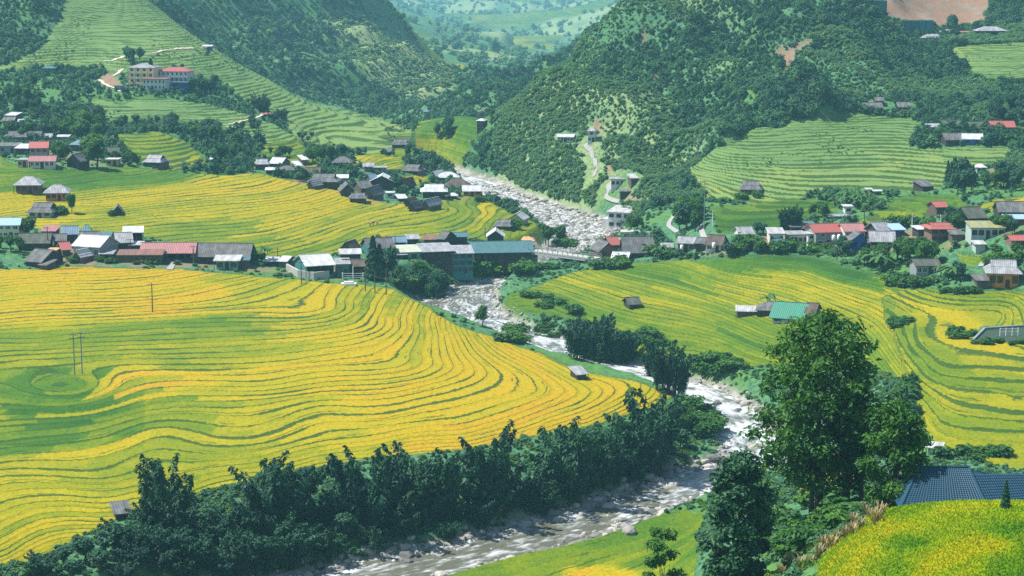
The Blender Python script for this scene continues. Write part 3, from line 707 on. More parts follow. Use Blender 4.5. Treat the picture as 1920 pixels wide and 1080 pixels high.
# weight: even spread over the ground, denser at the edges and in the upstream boulder field
ci, cj = cand[:, 0], cand[:, 1]
cellarea = (Y2[ci, cj] * (GA[1] - GA[0])) * np.gradient(GY)[ci]
edge = np.exp(-((RD - RH)[ci, cj] / 1.6) ** 2)
ups = smooth(560, 600, Y2[ci, cj])
mid = (smooth(455, 475, Y2[ci, cj]) * smooth(545, 530, Y2[ci, cj])) * .7
wgt = cellarea * (edge * np.where(Y2[ci, cj] < 380, 1.7, .55) + ups * 1.0 + mid + .03)
wgt /= wgt.sum()
sel = RNG.choice(len(cand), 4600, p=wgt)
items = []
for k in sel:
    i, j = ci[k], cj[k]; y = Y2[i, j]; x = X2[i, j] + RNG.uniform(-.5, .5)
    s = float(np.exp(RNG.normal(-0.75, .5))) * (1.05 if y < 400 else (.70 + .55 * min(max((y - 540) / 60, 0), 1)))
    s = min(s, 1.6)
    lev = RL[i, j]; z = max(H2[i, j], lev - .25 * s) + s * .12
    items.append((s * 1000 / y, x, y, z, s))
items.sort(reverse=True)
for n_, (_, x, y, z, s) in enumerate(items[:265]):
    o = link_mesh("boulder", ROCKS[n_ % 7]); o.location = (x, y, z); o.scale = (s, s, s); o.rotation_euler = (random.uniform(-.25, .25), random.uniform(-.25, .25), random.uniform(0, 6.3))
    if y < 400: tag(o, "grey or tan boulder lying along the near bend of the river under the bamboo", "boulder", "boulders along the near bend of the river")
    elif y < 555: tag(o, "dark rock breaking the white water of the river's middle reach", "boulder", "rocks in the middle reach of the river")
    else: tag(o, "pale boulder in the wide stony river bed above the bridge", "boulder", "boulders in the river bed above the bridge")
V = []; Fc = []; off = 0
tmpl = []
for me in ROCKS_LOW:
    v = np.array([tuple(q.co) for q in me.vertices]); f = np.array([tuple(p.vertices) for p in me.polygons]); tmpl.append((v, f))
for n_, (_, x, y, z, s) in enumerate(items[265:]):
    v, f = tmpl[n_ % 5]; a = random.uniform(0, 6.3); c_, s_ = math.cos(a), math.sin(a)
    vv = v * s; V.append(np.stack([vv[:, 0] * c_ - vv[:, 1] * s_ + x, vv[:, 0] * s_ + vv[:, 1] * c_ + y, vv[:, 2] + z], -1)); Fc.append(f + off); off += len(v)
def pebble_material():
    g = NG("small stones"); P = g.coord("Object"); vr = g.n("ShaderNodeTexVoronoi"); g.put(vr.inputs["Vector"], P); vr.inputs["Scale"].default_value = .7
    col = g.ramp(g.sep(vr.outputs["Color"])[0], [(0, (.10, .10, .10)), (.4, (.27, .26, .24)), (1, (.55, .52, .47))])
    return g.surf(g.bsdf(col, .8, None, .3))
me = np_mesh("loose_stones", np.concatenate(V), np.concatenate(Fc), [pebble_material()])
tag(link_mesh("loose_stones", me), "small loose stones scattered in and along the river", kind="stuff")

# ------------------------------------------------------------------ plants: materials
def leaf_material(name, dark, light, yellow=None, transl=0.25):
    g = NG(name); r = g.n("ShaderNodeObjectInfo").outputs["Random"]
    P = g.coord("Object"); n = g.noise(P, .35, 2); n2 = g.noise(P, 2.5, 2)
    c = g.mix(g.mapr(g.math('ADD', g.math('MULTIPLY', n, .5), g.math('MULTIPLY', n2, .5)), .36, .64), dark, light)
    c2 = g.mix(r, g.mix(1.0, c, (.72, .85, .95), 'MULTIPLY'), g.mix(1.0, c, (1.25, 1.12, .9), 'MULTIPLY'))
    if yellow: c2 = g.mix(g.mapr(n2, .55, .75, 0, .6), c2, yellow)
    b = g.bsdf(c2, .6, None, .25)
    tr = g.n("ShaderNodeBsdfTranslucent"); g.put(tr.inputs[0], g.mix(1.0, c2, (1.1, 1.15, .6), 'MULTIPLY'))
    mx = g.n("ShaderNodeMixShader"); mx.inputs[0].default_value = transl
    g.t.links.new(b, mx.inputs[1]); g.t.links.new(tr.outputs[0], mx.inputs[2])
    return g.surf(mx.outputs[0])
L_BAMBOO = leaf_material("bamboo leaf", (0.008, 0.050, 0.032), (0.028, 0.110, 0.050), None, .2)
L_BROAD = leaf_material("broad leaf", (0.022, 0.098, 0.026), (0.075, 0.20, 0.032), None, .35)
L_LIGHT = leaf_material("light leaf", (0.030, 0.125, 0.018), (0.10, 0.23, 0.022), None, .3)
L_DARK = leaf_material("dark leaf", (0.014, 0.072, 0.046), (0.045, 0.14, 0.062), None, .2)
L_WOOD = leaf_material("hill wood leaf", (0.044, 0.155, 0.095), (0.145, 0.30, 0.145), None, .45)
L_PALE = leaf_material("pale hill leaf", (0.09, 0.21, 0.09), (0.24, 0.36, 0.15), None, .2)
L_GRASS = leaf_material("bank grass leaf", (0.035, 0.12, 0.014), (0.12, 0.22, 0.02), None, .3)
L_BANANA = leaf_material("banana leaf", (0.035, 0.13, 0.035), (0.11, 0.23, 0.06), None, .3)
L_REED = leaf_material("dry reed", (0.25, 0.20, 0.10), (0.42, 0.33, 0.18), None, .2)
def bark_material():
    g = NG("bark"); P = g.coord("Object"); n = g.noise(g.scale(P, (3, 3, .6)), 2.0, 3)
    return g.surf(g.bsdf(g.mix(n, (.030, .024, .018), (.13, .11, .085)), .9, g.bump(n, .5, .05), .1))
M_BARK = bark_material()
gq = NG("bamboo cane"); M_CANE = gq.surf(gq.bsdf((.055, .075, .03), .6, None, .3))

# ------------------------------------------------------------------ plants: shapes
def leaf_quads(P, Nrm, size, r, elong=1.0, droop=0.0, axis=None):
    """one bent leaf spray (4 corner quad folded along its diagonal) at each point"""
    n = len(P)
    Nrm = Nrm / (np.linalg.norm(Nrm, axis=1)[:, None] + 1e-9)
    if axis is None: axis = r.normal(size=(n, 3))
    T = axis - Nrm * (axis * Nrm).sum(1)[:, None]; T /= np.linalg.norm(T, axis=1)[:, None] + 1e-9
    B = np.cross(Nrm, T)
    s = (size * r.uniform(.6, 1.35, n))[:, None]
    a = P - T * s * elong * .5; c = P + T * s * elong * .5 - np.array([0, 0, 1]) * s * droop
    b = P + B * s * .42 + Nrm * s * .12; d = P - B * s * .42 + Nrm * s * .12
    V = np.stack([a, b, c, d], 1).reshape(-1, 3)
    Fq = np.arange(4 * n).reshape(n, 4)
    return V, Fq
def crown_points(lobes, n, r, fill=.5):
    lob = np.array([(*c, *q) for c, q in lobes]); vol = np.prod(lob[:, 3:], 1) ** (2 / 3); k = r.choice(len(lob), n, p=vol / vol.sum())
    d = r.normal(size=(n, 3)); d /= np.linalg.norm(d, axis=1)[:, None]
    rad = 1 - fill * r.random(n) ** 1.6
    rad *= 1 + .16 * r.normal(size=n)
    P = lob[k, :3] + d * rad[:, None] * lob[k, 3:]
    return P, d
def core_shape(lobes, shrink=.66):
    V = []; Fq = []; off = 0
    base = [(1,0,0),(0,1,0),(-1,0,0),(0,-1,0),(0,0,1),(0,0,-1)]
    for c, q in lobes:
        # an octahedron subdivided once
        bm = bmesh.new(); bmesh.ops.create_icosphere(bm, subdivisions=1, radius=1.0)
        v = np.array([tuple(x.co) for x in bm.verts]); f = np.array([[y.index for y in x.verts] for x in bm.faces]); bm.free()
        v = v * np.array(q) * shrink + np.array(c); V.append(v)
        Fq.append(np.concatenate([f, f[:, 2:3]], 1) + off); off += len(v)
    return np.concatenate(V), np.concatenate(Fq)
def tri_mesh(name, V, Fq, mats, midx=None):
    me = bpy.data.meshes.new(name)
    fs = [tuple(q) if q[2] != q[3] else tuple(q[:3]) for q in Fq.tolist()]
    me.from_pydata(V.tolist(), [], fs)
    for m in mats: me.materials.append(m)
    me.update(); return me
def random_lobes(r, R, Hh, n):
    """lobes of a rounded, uneven crown standing on z=0..Hh"""
    out = []
    for i in range(n):
        a = r.uniform(0, 6.283); d = R * .62 * math.sqrt(r.random()); h = r.uniform(.32, .80) * Hh
        q = R * r.uniform(.34, .58) * (1.05 - .35 * (h / Hh))
        out.append(((d * math.cos(a), d * math.sin(a), h), (q, q, q * r.uniform(.65, .95))))
    out.append(((0, 0, Hh * .55), (R * .55, R * .55, Hh * .36)))
    return out
def crown_mesh(name, seed, R, Hh, nl, n, size, mat, core=False, up=.8, fill=.5, z0=.0):
    r = np.random.default_rng(seed); lobes = random_lobes(r, R, Hh, nl)
    lobes = [((c[0], c[1], c[2] + z0), q) for c, q in lobes]
    P, d = crown_points(lobes, n, r, fill)
    Nn = d * .9 + np.array([0, 0, up]) + r.normal(size=(n, 3)) * .45
    V, Fq = leaf_quads(P, Nn, size, r, 1.25, .15)
    if core:
        cv, cf = core_shape(lobes, .62); Fq = np.concatenate([Fq, cf + len(V)]); V = np.concatenate([V, cv])
    return tri_mesh(name, V, Fq, [mat]), lobes
def trunk_mesh(seed, lobes, h0, rad, lean=.3):
    r = np.random.default_rng(seed); mb = MB()
    top = Vector((r.uniform(-lean, lean), r.uniform(-lean, lean), h0))
    mb.tube([(0, 0, -1.0), (top.x * .3, top.y * .3, h0 * .4), tuple(top), (top.x * 1.2, top.y * 1.2, h0 * 1.35)], [rad * 1.3, rad, rad * .72, rad * .3], 7)
    for c, q in lobes:
        c = Vector(c); m = top.lerp(c, .5) + Vector((0, 0, -.12 * c.z))
        mb.tube([tuple(top * .93), tuple(m), tuple(c)], [rad * .5, rad * .3, rad * .1], 5)
    return mb.mesh("trunk", M_BARK, True)
def bamboo_meshes(seed, H_, nc, spread, nleaf, size, mat):
    r = np.random.default_rng(seed); Pl = []; Nl = []; Al = []; mb = MB()
    for k in range(nc):
        a = r.uniform(0, 6.283); b = spread * math.sqrt(r.random()) * .35; h = H_ * r.uniform(.45, .92) * (1.2 if k < 1 else 1)
        bx, by = b * math.cos(a), b * math.sin(a); lean = r.uniform(.10, .42) * h * (.4 if k < 2 else 1); arch = r.uniform(.10, .26) * h
        ts = np.linspace(0, 1, 9); 
        cx = bx + math.cos(a) * (lean * ts ** 1.8 + arch * np.clip(ts - .75, 0, 1) * 2.2); cy_ = by + math.sin(a) * (lean * ts ** 1.8 + arch * np.clip(ts - .75, 0, 1) * 2.2); cz_ = h * ts - arch * 3.0 * np.clip(ts - .82, 0, 1) ** 1.5
        mb.tube([(x, y, z - (.8 if i == 0 else 0)) for i, (x, y, z) in enumerate(zip(cx[::2], cy_[::2], cz_[::2]))], [.07, .065, .055, .04, .015], 4)
        m = nleaf; t = r.beta(1.5, 1.05, m) * .86 + .14
        px = np.interp(t, ts, cx); py = np.interp(t, ts, cy_); pz = np.interp(t, ts, cz_)
        clump = np.floor(t * 9) + k * 31
        rad = (1.75 * np.sin(np.clip((t - .05) * 3.2, 0, 3.1416)) ** .5 * (1.10 - .55 * t) + .12) * (H_ / 13.0) * (0.62 + .5 * _hash(clump, clump * 0 + 3, seed))
        d = r.normal(size=(m, 3)); d /= np.linalg.norm(d, axis=1)[:, None]; rr = rad * r.random(m) ** .45
        P = np.stack([px, py, pz], 1) + d * rr[:, None] * np.array([1, 1, .9])
        Pl.append(P); Nl.append(d * .7 + np.array([0, 0, .6]) + r.normal(size=(m, 3)) * .4)
        Al.append(d * 1.0 + np.array([0, 0, -.55]) + r.normal(size=(m, 3)) * .35)
    P = np.concatenate(Pl); V, Fq = leaf_quads(P, np.concatenate(Nl), size, r, 1.7, .15, np.concatenate(Al))
    return tri_mesh("crown", V, Fq, [mat]), mb.mesh("trunk", M_CANE, True)
def banana_mesh(seed, mat, n=10, L=2.6, stem=2.0):
    r = np.random.default_rng(seed); V = []; Fq = []
    for k in range(n):
        a = 6.283 * k / n + r.uniform(-.3, .3); d = np.array([math.cos(a), math.sin(a), 0]); s = np.array([-d[1], d[0], 0]); up = r.uniform(.5, 1.5)
        l = L * r.uniform(.75, 1.1); w = .34 * l / 2.6; base = np.array([0, 0, stem])
        prev = None
        for i in range(6):
            t = i / 5; c = base + d * l * (t * (.55 + .45 * t)) + np.array([0, 0, l * (up * t - (up * .75 + .35) * t * t)])
            ww = w * math.sin(math.pi * min(.12 + t * .86, 1)) ** .7
            o = len(V); V += [c - s * ww + np.array([0, 0, .1 * ww]), c, c + s * ww + np.array([0, 0, .1 * ww])]
            if prev is not None: Fq += [(prev, prev + 1, o + 1, o), (prev + 1, prev + 2, o + 2, o + 1)]
            prev = o
    return tri_mesh("leaves", np.array(V), np.array(Fq), [mat])

LIB = {}
def reg(kind, crown, trunk, H_): LIB.setdefault(kind, []).append((crown, trunk, H_))
for s in range(5): reg("bamboo", *bamboo_meshes(100 + s, 13.0, 24 + s, 8.0, 130, .55, L_BAMBOO), 12.4)
for s in range(4):
    c, lb = crown_mesh("crown", 200 + s, 3.3, 6.4, 6, 950, .62, L_BROAD, z0=1.6); reg("broad", c, trunk_mesh(s, lb, 2.6, .22), 8.0)
for s in range(3):
    c, lb = crown_mesh("crown", 230 + s, 3.1, 5.6, 7, 900, .58, L_LIGHT, z0=1.3); reg("light", c, trunk_mesh(40 + s, lb, 2.2, .2), 6.9)
for s in range(3):
    c, lb = crown_mesh("crown", 260 + s, 2.9, 7.2, 6, 950, .6, L_DARK, z0=1.0); reg("dark", c, trunk_mesh(80 + s, lb, 2.2, .22), 8.2)
for s in range(3):
    c, lb = crown_mesh("crown", 290 + s, 1.5, 1.9, 5, 420, .34, L_BROAD if s < 2 else L_LIGHT, z0=-.25); reg("bush", c, None, 1.7)
# conifer-like narrow tree
def spire(seed, Hh, R, mat):
    r = np.random.default_rng(seed); n = 900; t = r.random(n) ** 1.25; a = r.uniform(0, 6.283, n); rad = R * (1 - t) ** .8 * (.35 + .65 * np.sqrt(r.random(n))) * (1 + .25 * np.sin(t * 40))
    P = np.stack([rad * np.cos(a), rad * np.sin(a), Hh * (.1 + .9 * t)], 1); d = np.stack([np.cos(a), np.sin(a), np.full(n, .5)], 1)
    V, Fq = leaf_quads(P, d + r.normal(size=(n, 3)) * .4, .5, r, 1.5, .3)
    mb = MB(); mb.tube([(0, 0, -.8), (0, 0, Hh * .5), (0, 0, Hh * .95)], [.22, .14, .03], 6)
    return tri_mesh("crown", V, Fq, [mat]), mb.mesh("trunk", M_BARK, True)
for s in range(2): reg("spire", *spire(330 + s, 9.0, 1.5, L_DARK), 9.0)
for s in range(3):
    mb = MB(); mb.tube([(0, 0, -.6), (.05, 0, 1.1), (0, 0, 2.1)], [.16, .13, .07], 6)
    reg("banana", banana_mesh(360 + s, L_BANANA), mb.mesh("trunk", M_CANE, True), 3.6)
NTREE = {}
KNAME = {"bamboo": "bamboo_clump", "broad": "broadleaf_tree", "light": "broadleaf_tree", "dark": "evergreen_tree", "bush": "bush", "spire": "conifer_tree", "banana": "banana_plant"}  # the dark kind is simply a darker-leaved tree
KCAT = {"bamboo": "bamboo", "broad": "tree", "light": "tree", "dark": "tree", "bush": "bush", "spire": "tree", "banana": "banana plant"}
def plant(kind, loc, h, label, group, rz=None, wide=1.0):
    lib = LIB[kind]; crown, trunk, H_ = lib[random.randrange(len(lib))]
    s = h / H_; rz = random.uniform(0, 6.283) if rz is None else rz
    if trunk is None:
        o = link_mesh(KNAME[kind], crown, None, loc, rz); o.scale = (s * wide, s * wide, s); return tag(o, label, KCAT[kind], group)
    t = empty(KNAME[kind], loc, rz, label, KCAT[kind], group); t.scale = (s * wide, s * wide, s)
    link_mesh("crown" if kind != "banana" else "leaves", crown, t); link_mesh("trunk", trunk, t)
    return t
# ------------------------------------------------------------------ building materials
def sheet_mat(name, col, worn, ribs=True, rough=.45, spec=.4):
    g = NG(name); P = g.coord("Object"); r = g.n("ShaderNodeObjectInfo").outputs["Random"]
    n1 = g.noise(P, .55, 4); n2 = g.noise(P, 3.5, 3)
    sx = g.sep(P)[0]
    st = g.noise(g.scale(P, (2.2, .18, .18)), 1.0, 2)
    c = g.mix(g.mapr(g.math('ADD', g.math('MULTIPLY', n1, .6), g.math('MULTIPLY', st, .4)), .36, .60, 0, .9), col, worn)
    c = g.mix(g.math('MULTIPLY', r, .35), c, g.mix(1.0, c, (.72, .72, .74), 'MULTIPLY'))
    h = g.math('SINE', g.math('MULTIPLY', sx, 14.0)) if ribs else n2
    return g.surf(g.bsdf(c, rough, g.bump(h, .35 if ribs else .5, .06), spec))
def wall_mat(name, col, dirt, plank=0):
    g = NG(name); P = g.coord("Object"); n1 = g.noise(P, .8, 4); n2 = g.noise(g.scale(P, (1.5, 1.5, .25)), 2.0, 3)
    c = g.mix(g.mapr(g.math('ADD', g.math('MULTIPLY', n1, .5), g.math('MULTIPLY', n2, .5)), .42, .66, 0, .6), col, dirt)
    nrm = None
    if plank:
        sx, sy, sz = g.sep(P); q = g.math('FRACT', g.math('MULTIPLY', g.math('ADD', sx, sy), plank)); l = g.mapr(q, .0, .12, .55, 1.0)
        c = g.mix(l, g.mix(1.0, c, (.4, .38, .36), 'MULTIPLY'), c)
    return g.surf(g.bsdf(c, .8, g.bump(n2, .3, .05), .2))
RM = {"slate": sheet_mat("grey fibre cement roof", (.17, .17, .175), (.085, .09, .085), True, .7, .2), "pale": sheet_mat("pale grey sheet roof", (.36, .37, .39), (.21, .21, .215), True, .55),
      "white": sheet_mat("white sheet roof", (.62, .63, .64), (.42, .42, .42)), "red": sheet_mat("faded red sheet roof", (.42, .085, .07), (.33, .12, .10)), "pink": sheet_mat("dull pink red sheet roof", (.42, .16, .16), (.30, .15, .14)),
      "rust": sheet_mat("rusty sheet roof", (.26, .13, .09), (.16, .10, .09), True, .75, .2), "teal": sheet_mat("teal sheet roof", (.055, .145, .15), (.08, .17, .18)), "blue": sheet_mat("blue grey sheet roof", (.14, .22, .31), (.11, .17, .23)),
      "sky": sheet_mat("pale blue sheet roof", (.28, .45, .58), (.32, .42, .50)), "cream": sheet_mat("cream sheet roof", (.58, .60, .42), (.42, .43, .33)), "brown": sheet_mat("brown thatch roof", (.15, .115, .095), (.085, .07, .06), False, .9, .1),
      "moss": sheet_mat("mossy grey roof", (.12, .125, .11), (.07, .085, .06), True, .8, .15), "silver": sheet_mat("silver sheet roof", (.50, .52, .54), (.34, .30, .27)), "green": sheet_mat("bright green sheet roof", (.035, .24, .14), (.05, .20, .14)),
      "olive": sheet_mat("rust stained green tin roof", (.36, .32, .12), (.22, .24, .13)), "orange": sheet_mat("orange sheet canopy", (.60, .32, .12), (.5, .34, .2))}
WM = {"dark": wall_mat("dark weathered wood", (.055, .045, .04), (.03, .03, .03), 4.0), "wood": wall_mat("grey brown wood", (.13, .095, .075), (.07, .06, .05), 4.0), "orange": wall_mat("new orange timber", (.56, .22, .04), (.42, .16, .035), 2.2),  # the dark wood colour also holds the shade under wide eaves
      "white": wall_mat("white plaster", (.62, .61, .57), (.45, .43, .39)), "cream": wall_mat("cream plaster", (.72, .62, .38), (.60, .52, .34)), "blue": wall_mat("blue painted boards", (.03, .10, .40), (.03, .08, .28), 3.0), "teal": wall_mat("teal sheet wall", (.05, .20, .19), (.04, .14, .14), 3.0),
      "grey": wall_mat("grey rendered wall", (.27, .28, .285), (.18, .18, .18)), "brick": wall_mat("brown brick wall", (.22, .12, .09), (.15, .10, .08)), "green": wall_mat("pale green sheet wall", (.22, .38, .31), (.17, .28, .24), 3.0), "tan": wall_mat("tan wall", (.50, .38, .24), (.40, .30, .2)), "palegrn": wall_mat("grey green tin wall", (.40, .47, .45), (.30, .34, .32), 3.0)}
gq = NG("dark window glass"); M_GLASS = gq.surf(gq.bsdf((.02, .026, .032), .15, None, .5))
M_DOOR = wall_mat("dark timber door", (.06, .042, .03), (.04, .03, .022), 5.0)
M_CONC = wall_mat("weathered concrete", (.44, .43, .40), (.28, .27, .25))
M_WHITE = wall_mat("white painted metal", (.78, .78, .77), (.62, .61, .58))
HOUSES = []
def house(u, v, wpx, d, h, rise, yaw, rt, rc, wc, label, name="house", cat="house", nw=2, door=1, posts=0, z=None, over=.45, group=None, w=None, storeys=1, loc=None, ext=1.6, open_front=False, side_win=0):
    if loc is None: x, y, zz = ground(u, v)
    else: x, y, zz = loc
    if z is not None: zz = z
    h *= .78; rise *= .92
    yr = math.radians(yaw); c_, s_ = math.cos(yr), math.sin(yr)
    if w is None: w = max((wpx * y / F - d * abs(s_)) / max(abs(c_), .3) - 1.2 * over, 2.0)
    dist = (d / 2) * abs(c_) + (w / 2) * abs(s_)
    root = empty(name, (x, y + dist * .96, zz), yr, label, cat, group)
    a, b = w / 2, d / 2; t = .14; ov = over
    wl = MB()
    if open_front:
        wl.box(-a, a, b - .15, b, -ext, h); wl.box(-a, -a + .15, -b, b - .15, -ext, h * .98); wl.box(a - .15, a, -b, b - .15, -ext, h * .98); wl.box(-a + .15, a - .15, -b, -b + .12, -ext, .75)
    else: wl.box(-a, a, -b, b, -ext, h)
    if rt in ("gable",):
        for sx in (-a, a): 
            o = len(wl.v); e = .12 if sx < 0 else -.12
            wl.add([(sx, -b, h), (sx, b, h), (sx, 0, h + rise * (1 - .0)), (sx + e, -b, h), (sx + e, b, h), (sx + e, 0, h + rise)], [(0, 2, 1) if sx < 0 else (0, 1, 2), (3, 4, 5) if sx < 0 else (3, 5, 4)])
    if rt == "gablef":
        for sy in (-b, b):
            e = .12 if sy < 0 else -.12
            wl.add([(-a, sy, h), (a, sy, h), (0, sy, h + rise), (-a, sy + e, h), (a, sy + e, h), (0, sy + e, h + rise)], [(0, 1, 2) if sy < 0 else (0, 2, 1), (3, 5, 4) if sy < 0 else (3, 4, 5)])
    wl.build("wall", WM[wc], root)
    rf = MB(); cap = MB()
    if rt == "gable":
        k = rise * ov / b
        rf.slab([(-a - ov, -b - ov, h - k + t), (a + ov, -b - ov, h - k + t), (a + ov, 0, h + rise + t), (-a - ov, 0, h + rise + t)], t)
        rf.slab([(a + ov, b + ov, h - k + t), (-a - ov, b + ov, h - k + t), (-a - ov, .002, h + rise + t), (a + ov, .002, h + rise + t)], t)
        cap.box(-a - ov - .02, a + ov + .02, -.16, .16, h + rise + t - .03, h + rise + t + .07)
    elif rt == "gablef":
        k = rise * ov / a
        rf.slab([(-a - ov, b + ov, h - k + t), (-a - ov, -b - ov, h - k + t), (0, -b - ov, h + rise + t), (0, b + ov, h + rise + t)], t)
        rf.slab([(a + ov, -b - ov, h - k + t), (a + ov, b + ov, h - k + t), (.002, b + ov, h + rise + t), (.002, -b - ov, h + rise + t)], t)
        cap.box(-.16, .16, -b - ov - .02, b + ov + .02, h + rise + t - .03, h + rise + t + .07)
    elif rt in ("hip", "hipgable"):
        A, B = a + ov, b + ov; top = h + rise
        rl = max(A - B * .85, A * .25)
        if rt == "hip":
            e = [(-A, -B, h), (A, -B, h), (A, B, h), (-A, B, h)]; r0, r1 = (-rl, 0, top), (rl, 0, top)
            rf.add([*e, r0, r1, *[(p[0], p[1], p[2] - t) for p in e]], [(0, 1, 5, 4), (2, 3, 4, 5), (1, 2, 5), (3, 0, 4), (0, 6, 7, 1), (1, 7, 8, 2), (2, 8, 9, 3), (3, 9, 6, 0), (9, 8, 7, 6)])
        else:
            zm = h + rise * .5; mA, mB = A * .62 + .2, B * .5
            e = [(-A, -B, h), (A, -B, h), (A, B, h), (-A, B, h)]; m = [(-mA, -mB, zm), (mA, -mB, zm), (mA, mB, zm), (-mA, mB, zm)]
            rf.add([*e, *m, *[(p[0], p[1], p[2] - t) for p in e]], [(0, 1, 5, 4), (1, 2, 6, 5), (2, 3, 7, 6), (3, 0, 4, 7), (0, 8, 9, 1), (1, 9, 10, 2), (2, 10, 11, 3), (3, 11, 8, 0), (11, 10, 9, 8)])
            gA = mA + .15
            rf.slab([(-gA, -mB - .12, zm + .03), (gA, -mB - .12, zm + .03), (gA, 0, top), (-gA, 0, top)], .1)
            rf.slab([(gA, mB + .12, zm + .03), (-gA, mB + .12, zm + .03), (-gA, .002, top), (gA, .002, top)], .1)
            wg = MB()
            for sx in (-1, 1): wg.add([(sx * (mA - .25), -mB, zm - .1), (sx * (mA - .25), mB, zm - .1), (sx * (mA - .25), 0, top - .12)], [(0, 1, 2) if sx > 0 else (0, 2, 1)])
            wg.build("gable", WM["dark"], root)
            rl = gA
        cap.box(-rl, rl, -.15, .15, top - .04, top + .08)
    elif rt in ("shed", "shedb"):
        s = 1 if rt == "shed" else -1
        zf, zb = (h, h + rise) if s > 0 else (h + rise, h)
        rf.slab([(-a - ov, -b - ov, zf + t), (a + ov, -b - ov, zf + t), (a + ov, b + ov, zb + t), (-a - ov, b + ov, zb + t)], t)
        if rise > .3:
            W2 = MB()
            for sx in (-a, a - .12): W2.add([(sx, -b, h), (sx + .12, -b, h), (sx + .12, b, h), (sx, b, h), (sx, -b, zf + .01), (sx + .12, -b, zf + .01), (sx + .12, b, zb + .01), (sx, b, zb + .01)], [(0, 1, 5, 4), (1, 2, 6, 5), (2, 3, 7, 6), (3, 0, 4, 7), (4, 5, 6, 7)])
            W2.build("gable", WM[wc], root)
    else:
        rf.box(-a - ov, a + ov, -b - ov, b + ov, h, h + .22)
    ro = rf.build("roof", RM[rc], root)
    if cap.v and wpx > 26: cap.build("ridge_cap", RM[rc], ro)
    sh = h / storeys
    for st in range(storeys):
        z0 = st * sh
        if nw:
            n = nw + (1 if door and st == 0 else 0)
            for i in range(n):
                cx = -a + (i + .5) * w / n
                if door and st == 0 and i == n // 2:
                    m = MB(); m.box(cx - .5, cx + .5, -b - .06, -b, -.2, min(2.05, sh * .85)); m.build("door", M_DOOR, root)
                else:
                    ww = min(.62, w / n * .34); m = MB(); m.box(cx - ww, cx + ww, -b - .05, -b, z0 + sh * .36, z0 + sh * .78); wi = m.build("window", M_GLASS, root)
                    if wpx > 44:
                        f = MB(); e = .08
                        f.box(cx - ww - e, cx + ww + e, -b - .09, -b - .003, z0 + sh * .36 - e, z0 + sh * .36); f.box(cx - ww - e, cx + ww + e, -b - .09, -b - .003, z0 + sh * .78, z0 + sh * .78 + e)
                        f.box(cx - ww - e, cx - ww, -b - .09, -b - .003, z0 + sh * .36, z0 + sh * .78); f.box(cx + ww, cx + ww + e, -b - .09, -b - .003, z0 + sh * .36, z0 + sh * .78); f.box(cx - .03, cx + .03, -b - .085, -b - .052, z0 + sh * .36, z0 + sh * .78)
                        f.build("frame", M_WHITE if wc in ("white", "cream", "grey", "blue") else M_DOOR, wi)
        for i in range(side_win):
            cy_ = -b + (i + .5) * d / side_win; sx = a if yaw > 0 else -a - .05
            sx = -a - .05 if yaw < 0 else a
            m = MB(); m.box(sx, sx + .05, cy_ - .5, cy_ + .5, z0 + sh * .36, z0 + sh * .78); m.build("window", M_GLASS, root)
    for i in range(posts):
        px = -a - ov * .6 + i * (w + 1.2 * ov) / max(posts - 1, 1)
        m = MB(); m.tube([(px, -b - ov * .75, -ext), (px, -b - ov * .75, h - .02)], [.09, .08], 6); m.build("post", M_WHITE if wc in ("white", "cream") else WM["wood"], root)
    HOUSES.append(root)
    return root

H_ = house
# --- upper left hamlet at the wood's edge
H_(22,226,28,5,2.4,1.0,-15,"shed","white","wood","small shed with white sheet roof, highest in the trees at the left edge")
H_(16,236,22,5,2.6,1.3,0,"gable","slate","dark","dark grey gabled hut just under the topmost white roof at the left edge",nw=1)
H_(41,238,22,4,2.4,.8,10,"shed","white","wood","little shed with pale cream roof right of the dark gabled hut, left edge wood",nw=1)
H_(22,246,20,4,2.2,.7,5,"shed","pale","wood","low grey shed at the left edge below the dark gabled hut",nw=1,door=0)
H_(42,268,68,7,3.0,2.0,0,"gable","slate","wood","long dark slate roofed barn behind the two storey red roofed house",nw=4)
H_(80,268,34,6,2.8,1.2,8,"gable","pale","wood","pale grey roofed house at the right end of the long dark barn")
H_(14,288,40,6,3.2,.7,0,"shed","slate","grey","grey walled shed at the far left edge beside the white sheet roof",nw=1)
H_(43,290,32,5,2.6,1.2,-10,"shed","white","dark","low shed with big white sheet roof left of the red roofed two storey house",nw=1)
H_(70,302,40,7,5.6,1.8,8,"gable","red","grey","two storey grey house with red roof, left hamlet",nw=3,storeys=2)
H_(77,316,52,6,3.2,1.3,6,"gable","pink","white","low house with faded red roof and white columns below the two storey one",nw=4,posts=6,over=.7)
H_(42,314,20,5,3.0,.3,0,"flat","pale","tan","small tan flat roofed outbuilding left of the white columned house",nw=1)
H_(117,266,24,4,2.4,.5,0,"shed","white","grey","small house with thin white roof edge half hidden by the hamlet trees",nw=1)
H_(146,284,34,6,3.0,1.6,-20,"hip","blue","wood","blue grey hip roofed house between two round trees in the left hamlet",nw=1)
H_(142,316,38,7,3.2,2.2,-12,"gablef","slate","dark","dark gable fronted house at the field edge with white strip on its gable",nw=1)
H_(212,298,30,6,2.8,1.6,10,"gable","moss","wood","mottled dark tiled house right of the big round tree in the hamlet",nw=1)
H_(210,311,24,5,2.6,.4,0,"flat","white","tan","tan walled hut with a small white awning below the mottled tiled house",nw=1)
H_(289,315,46,7,2.4,2.4,-14,"hipgable","pale","wood","pale grey hip roofed house alone at the top edge of the yellow field")
H_(400,309,16,4,2.2,.5,0,"shed","white","wood","tiny white roofed shed alone under the small stepped hill",nw=1,door=0,name="shed",cat="shed")
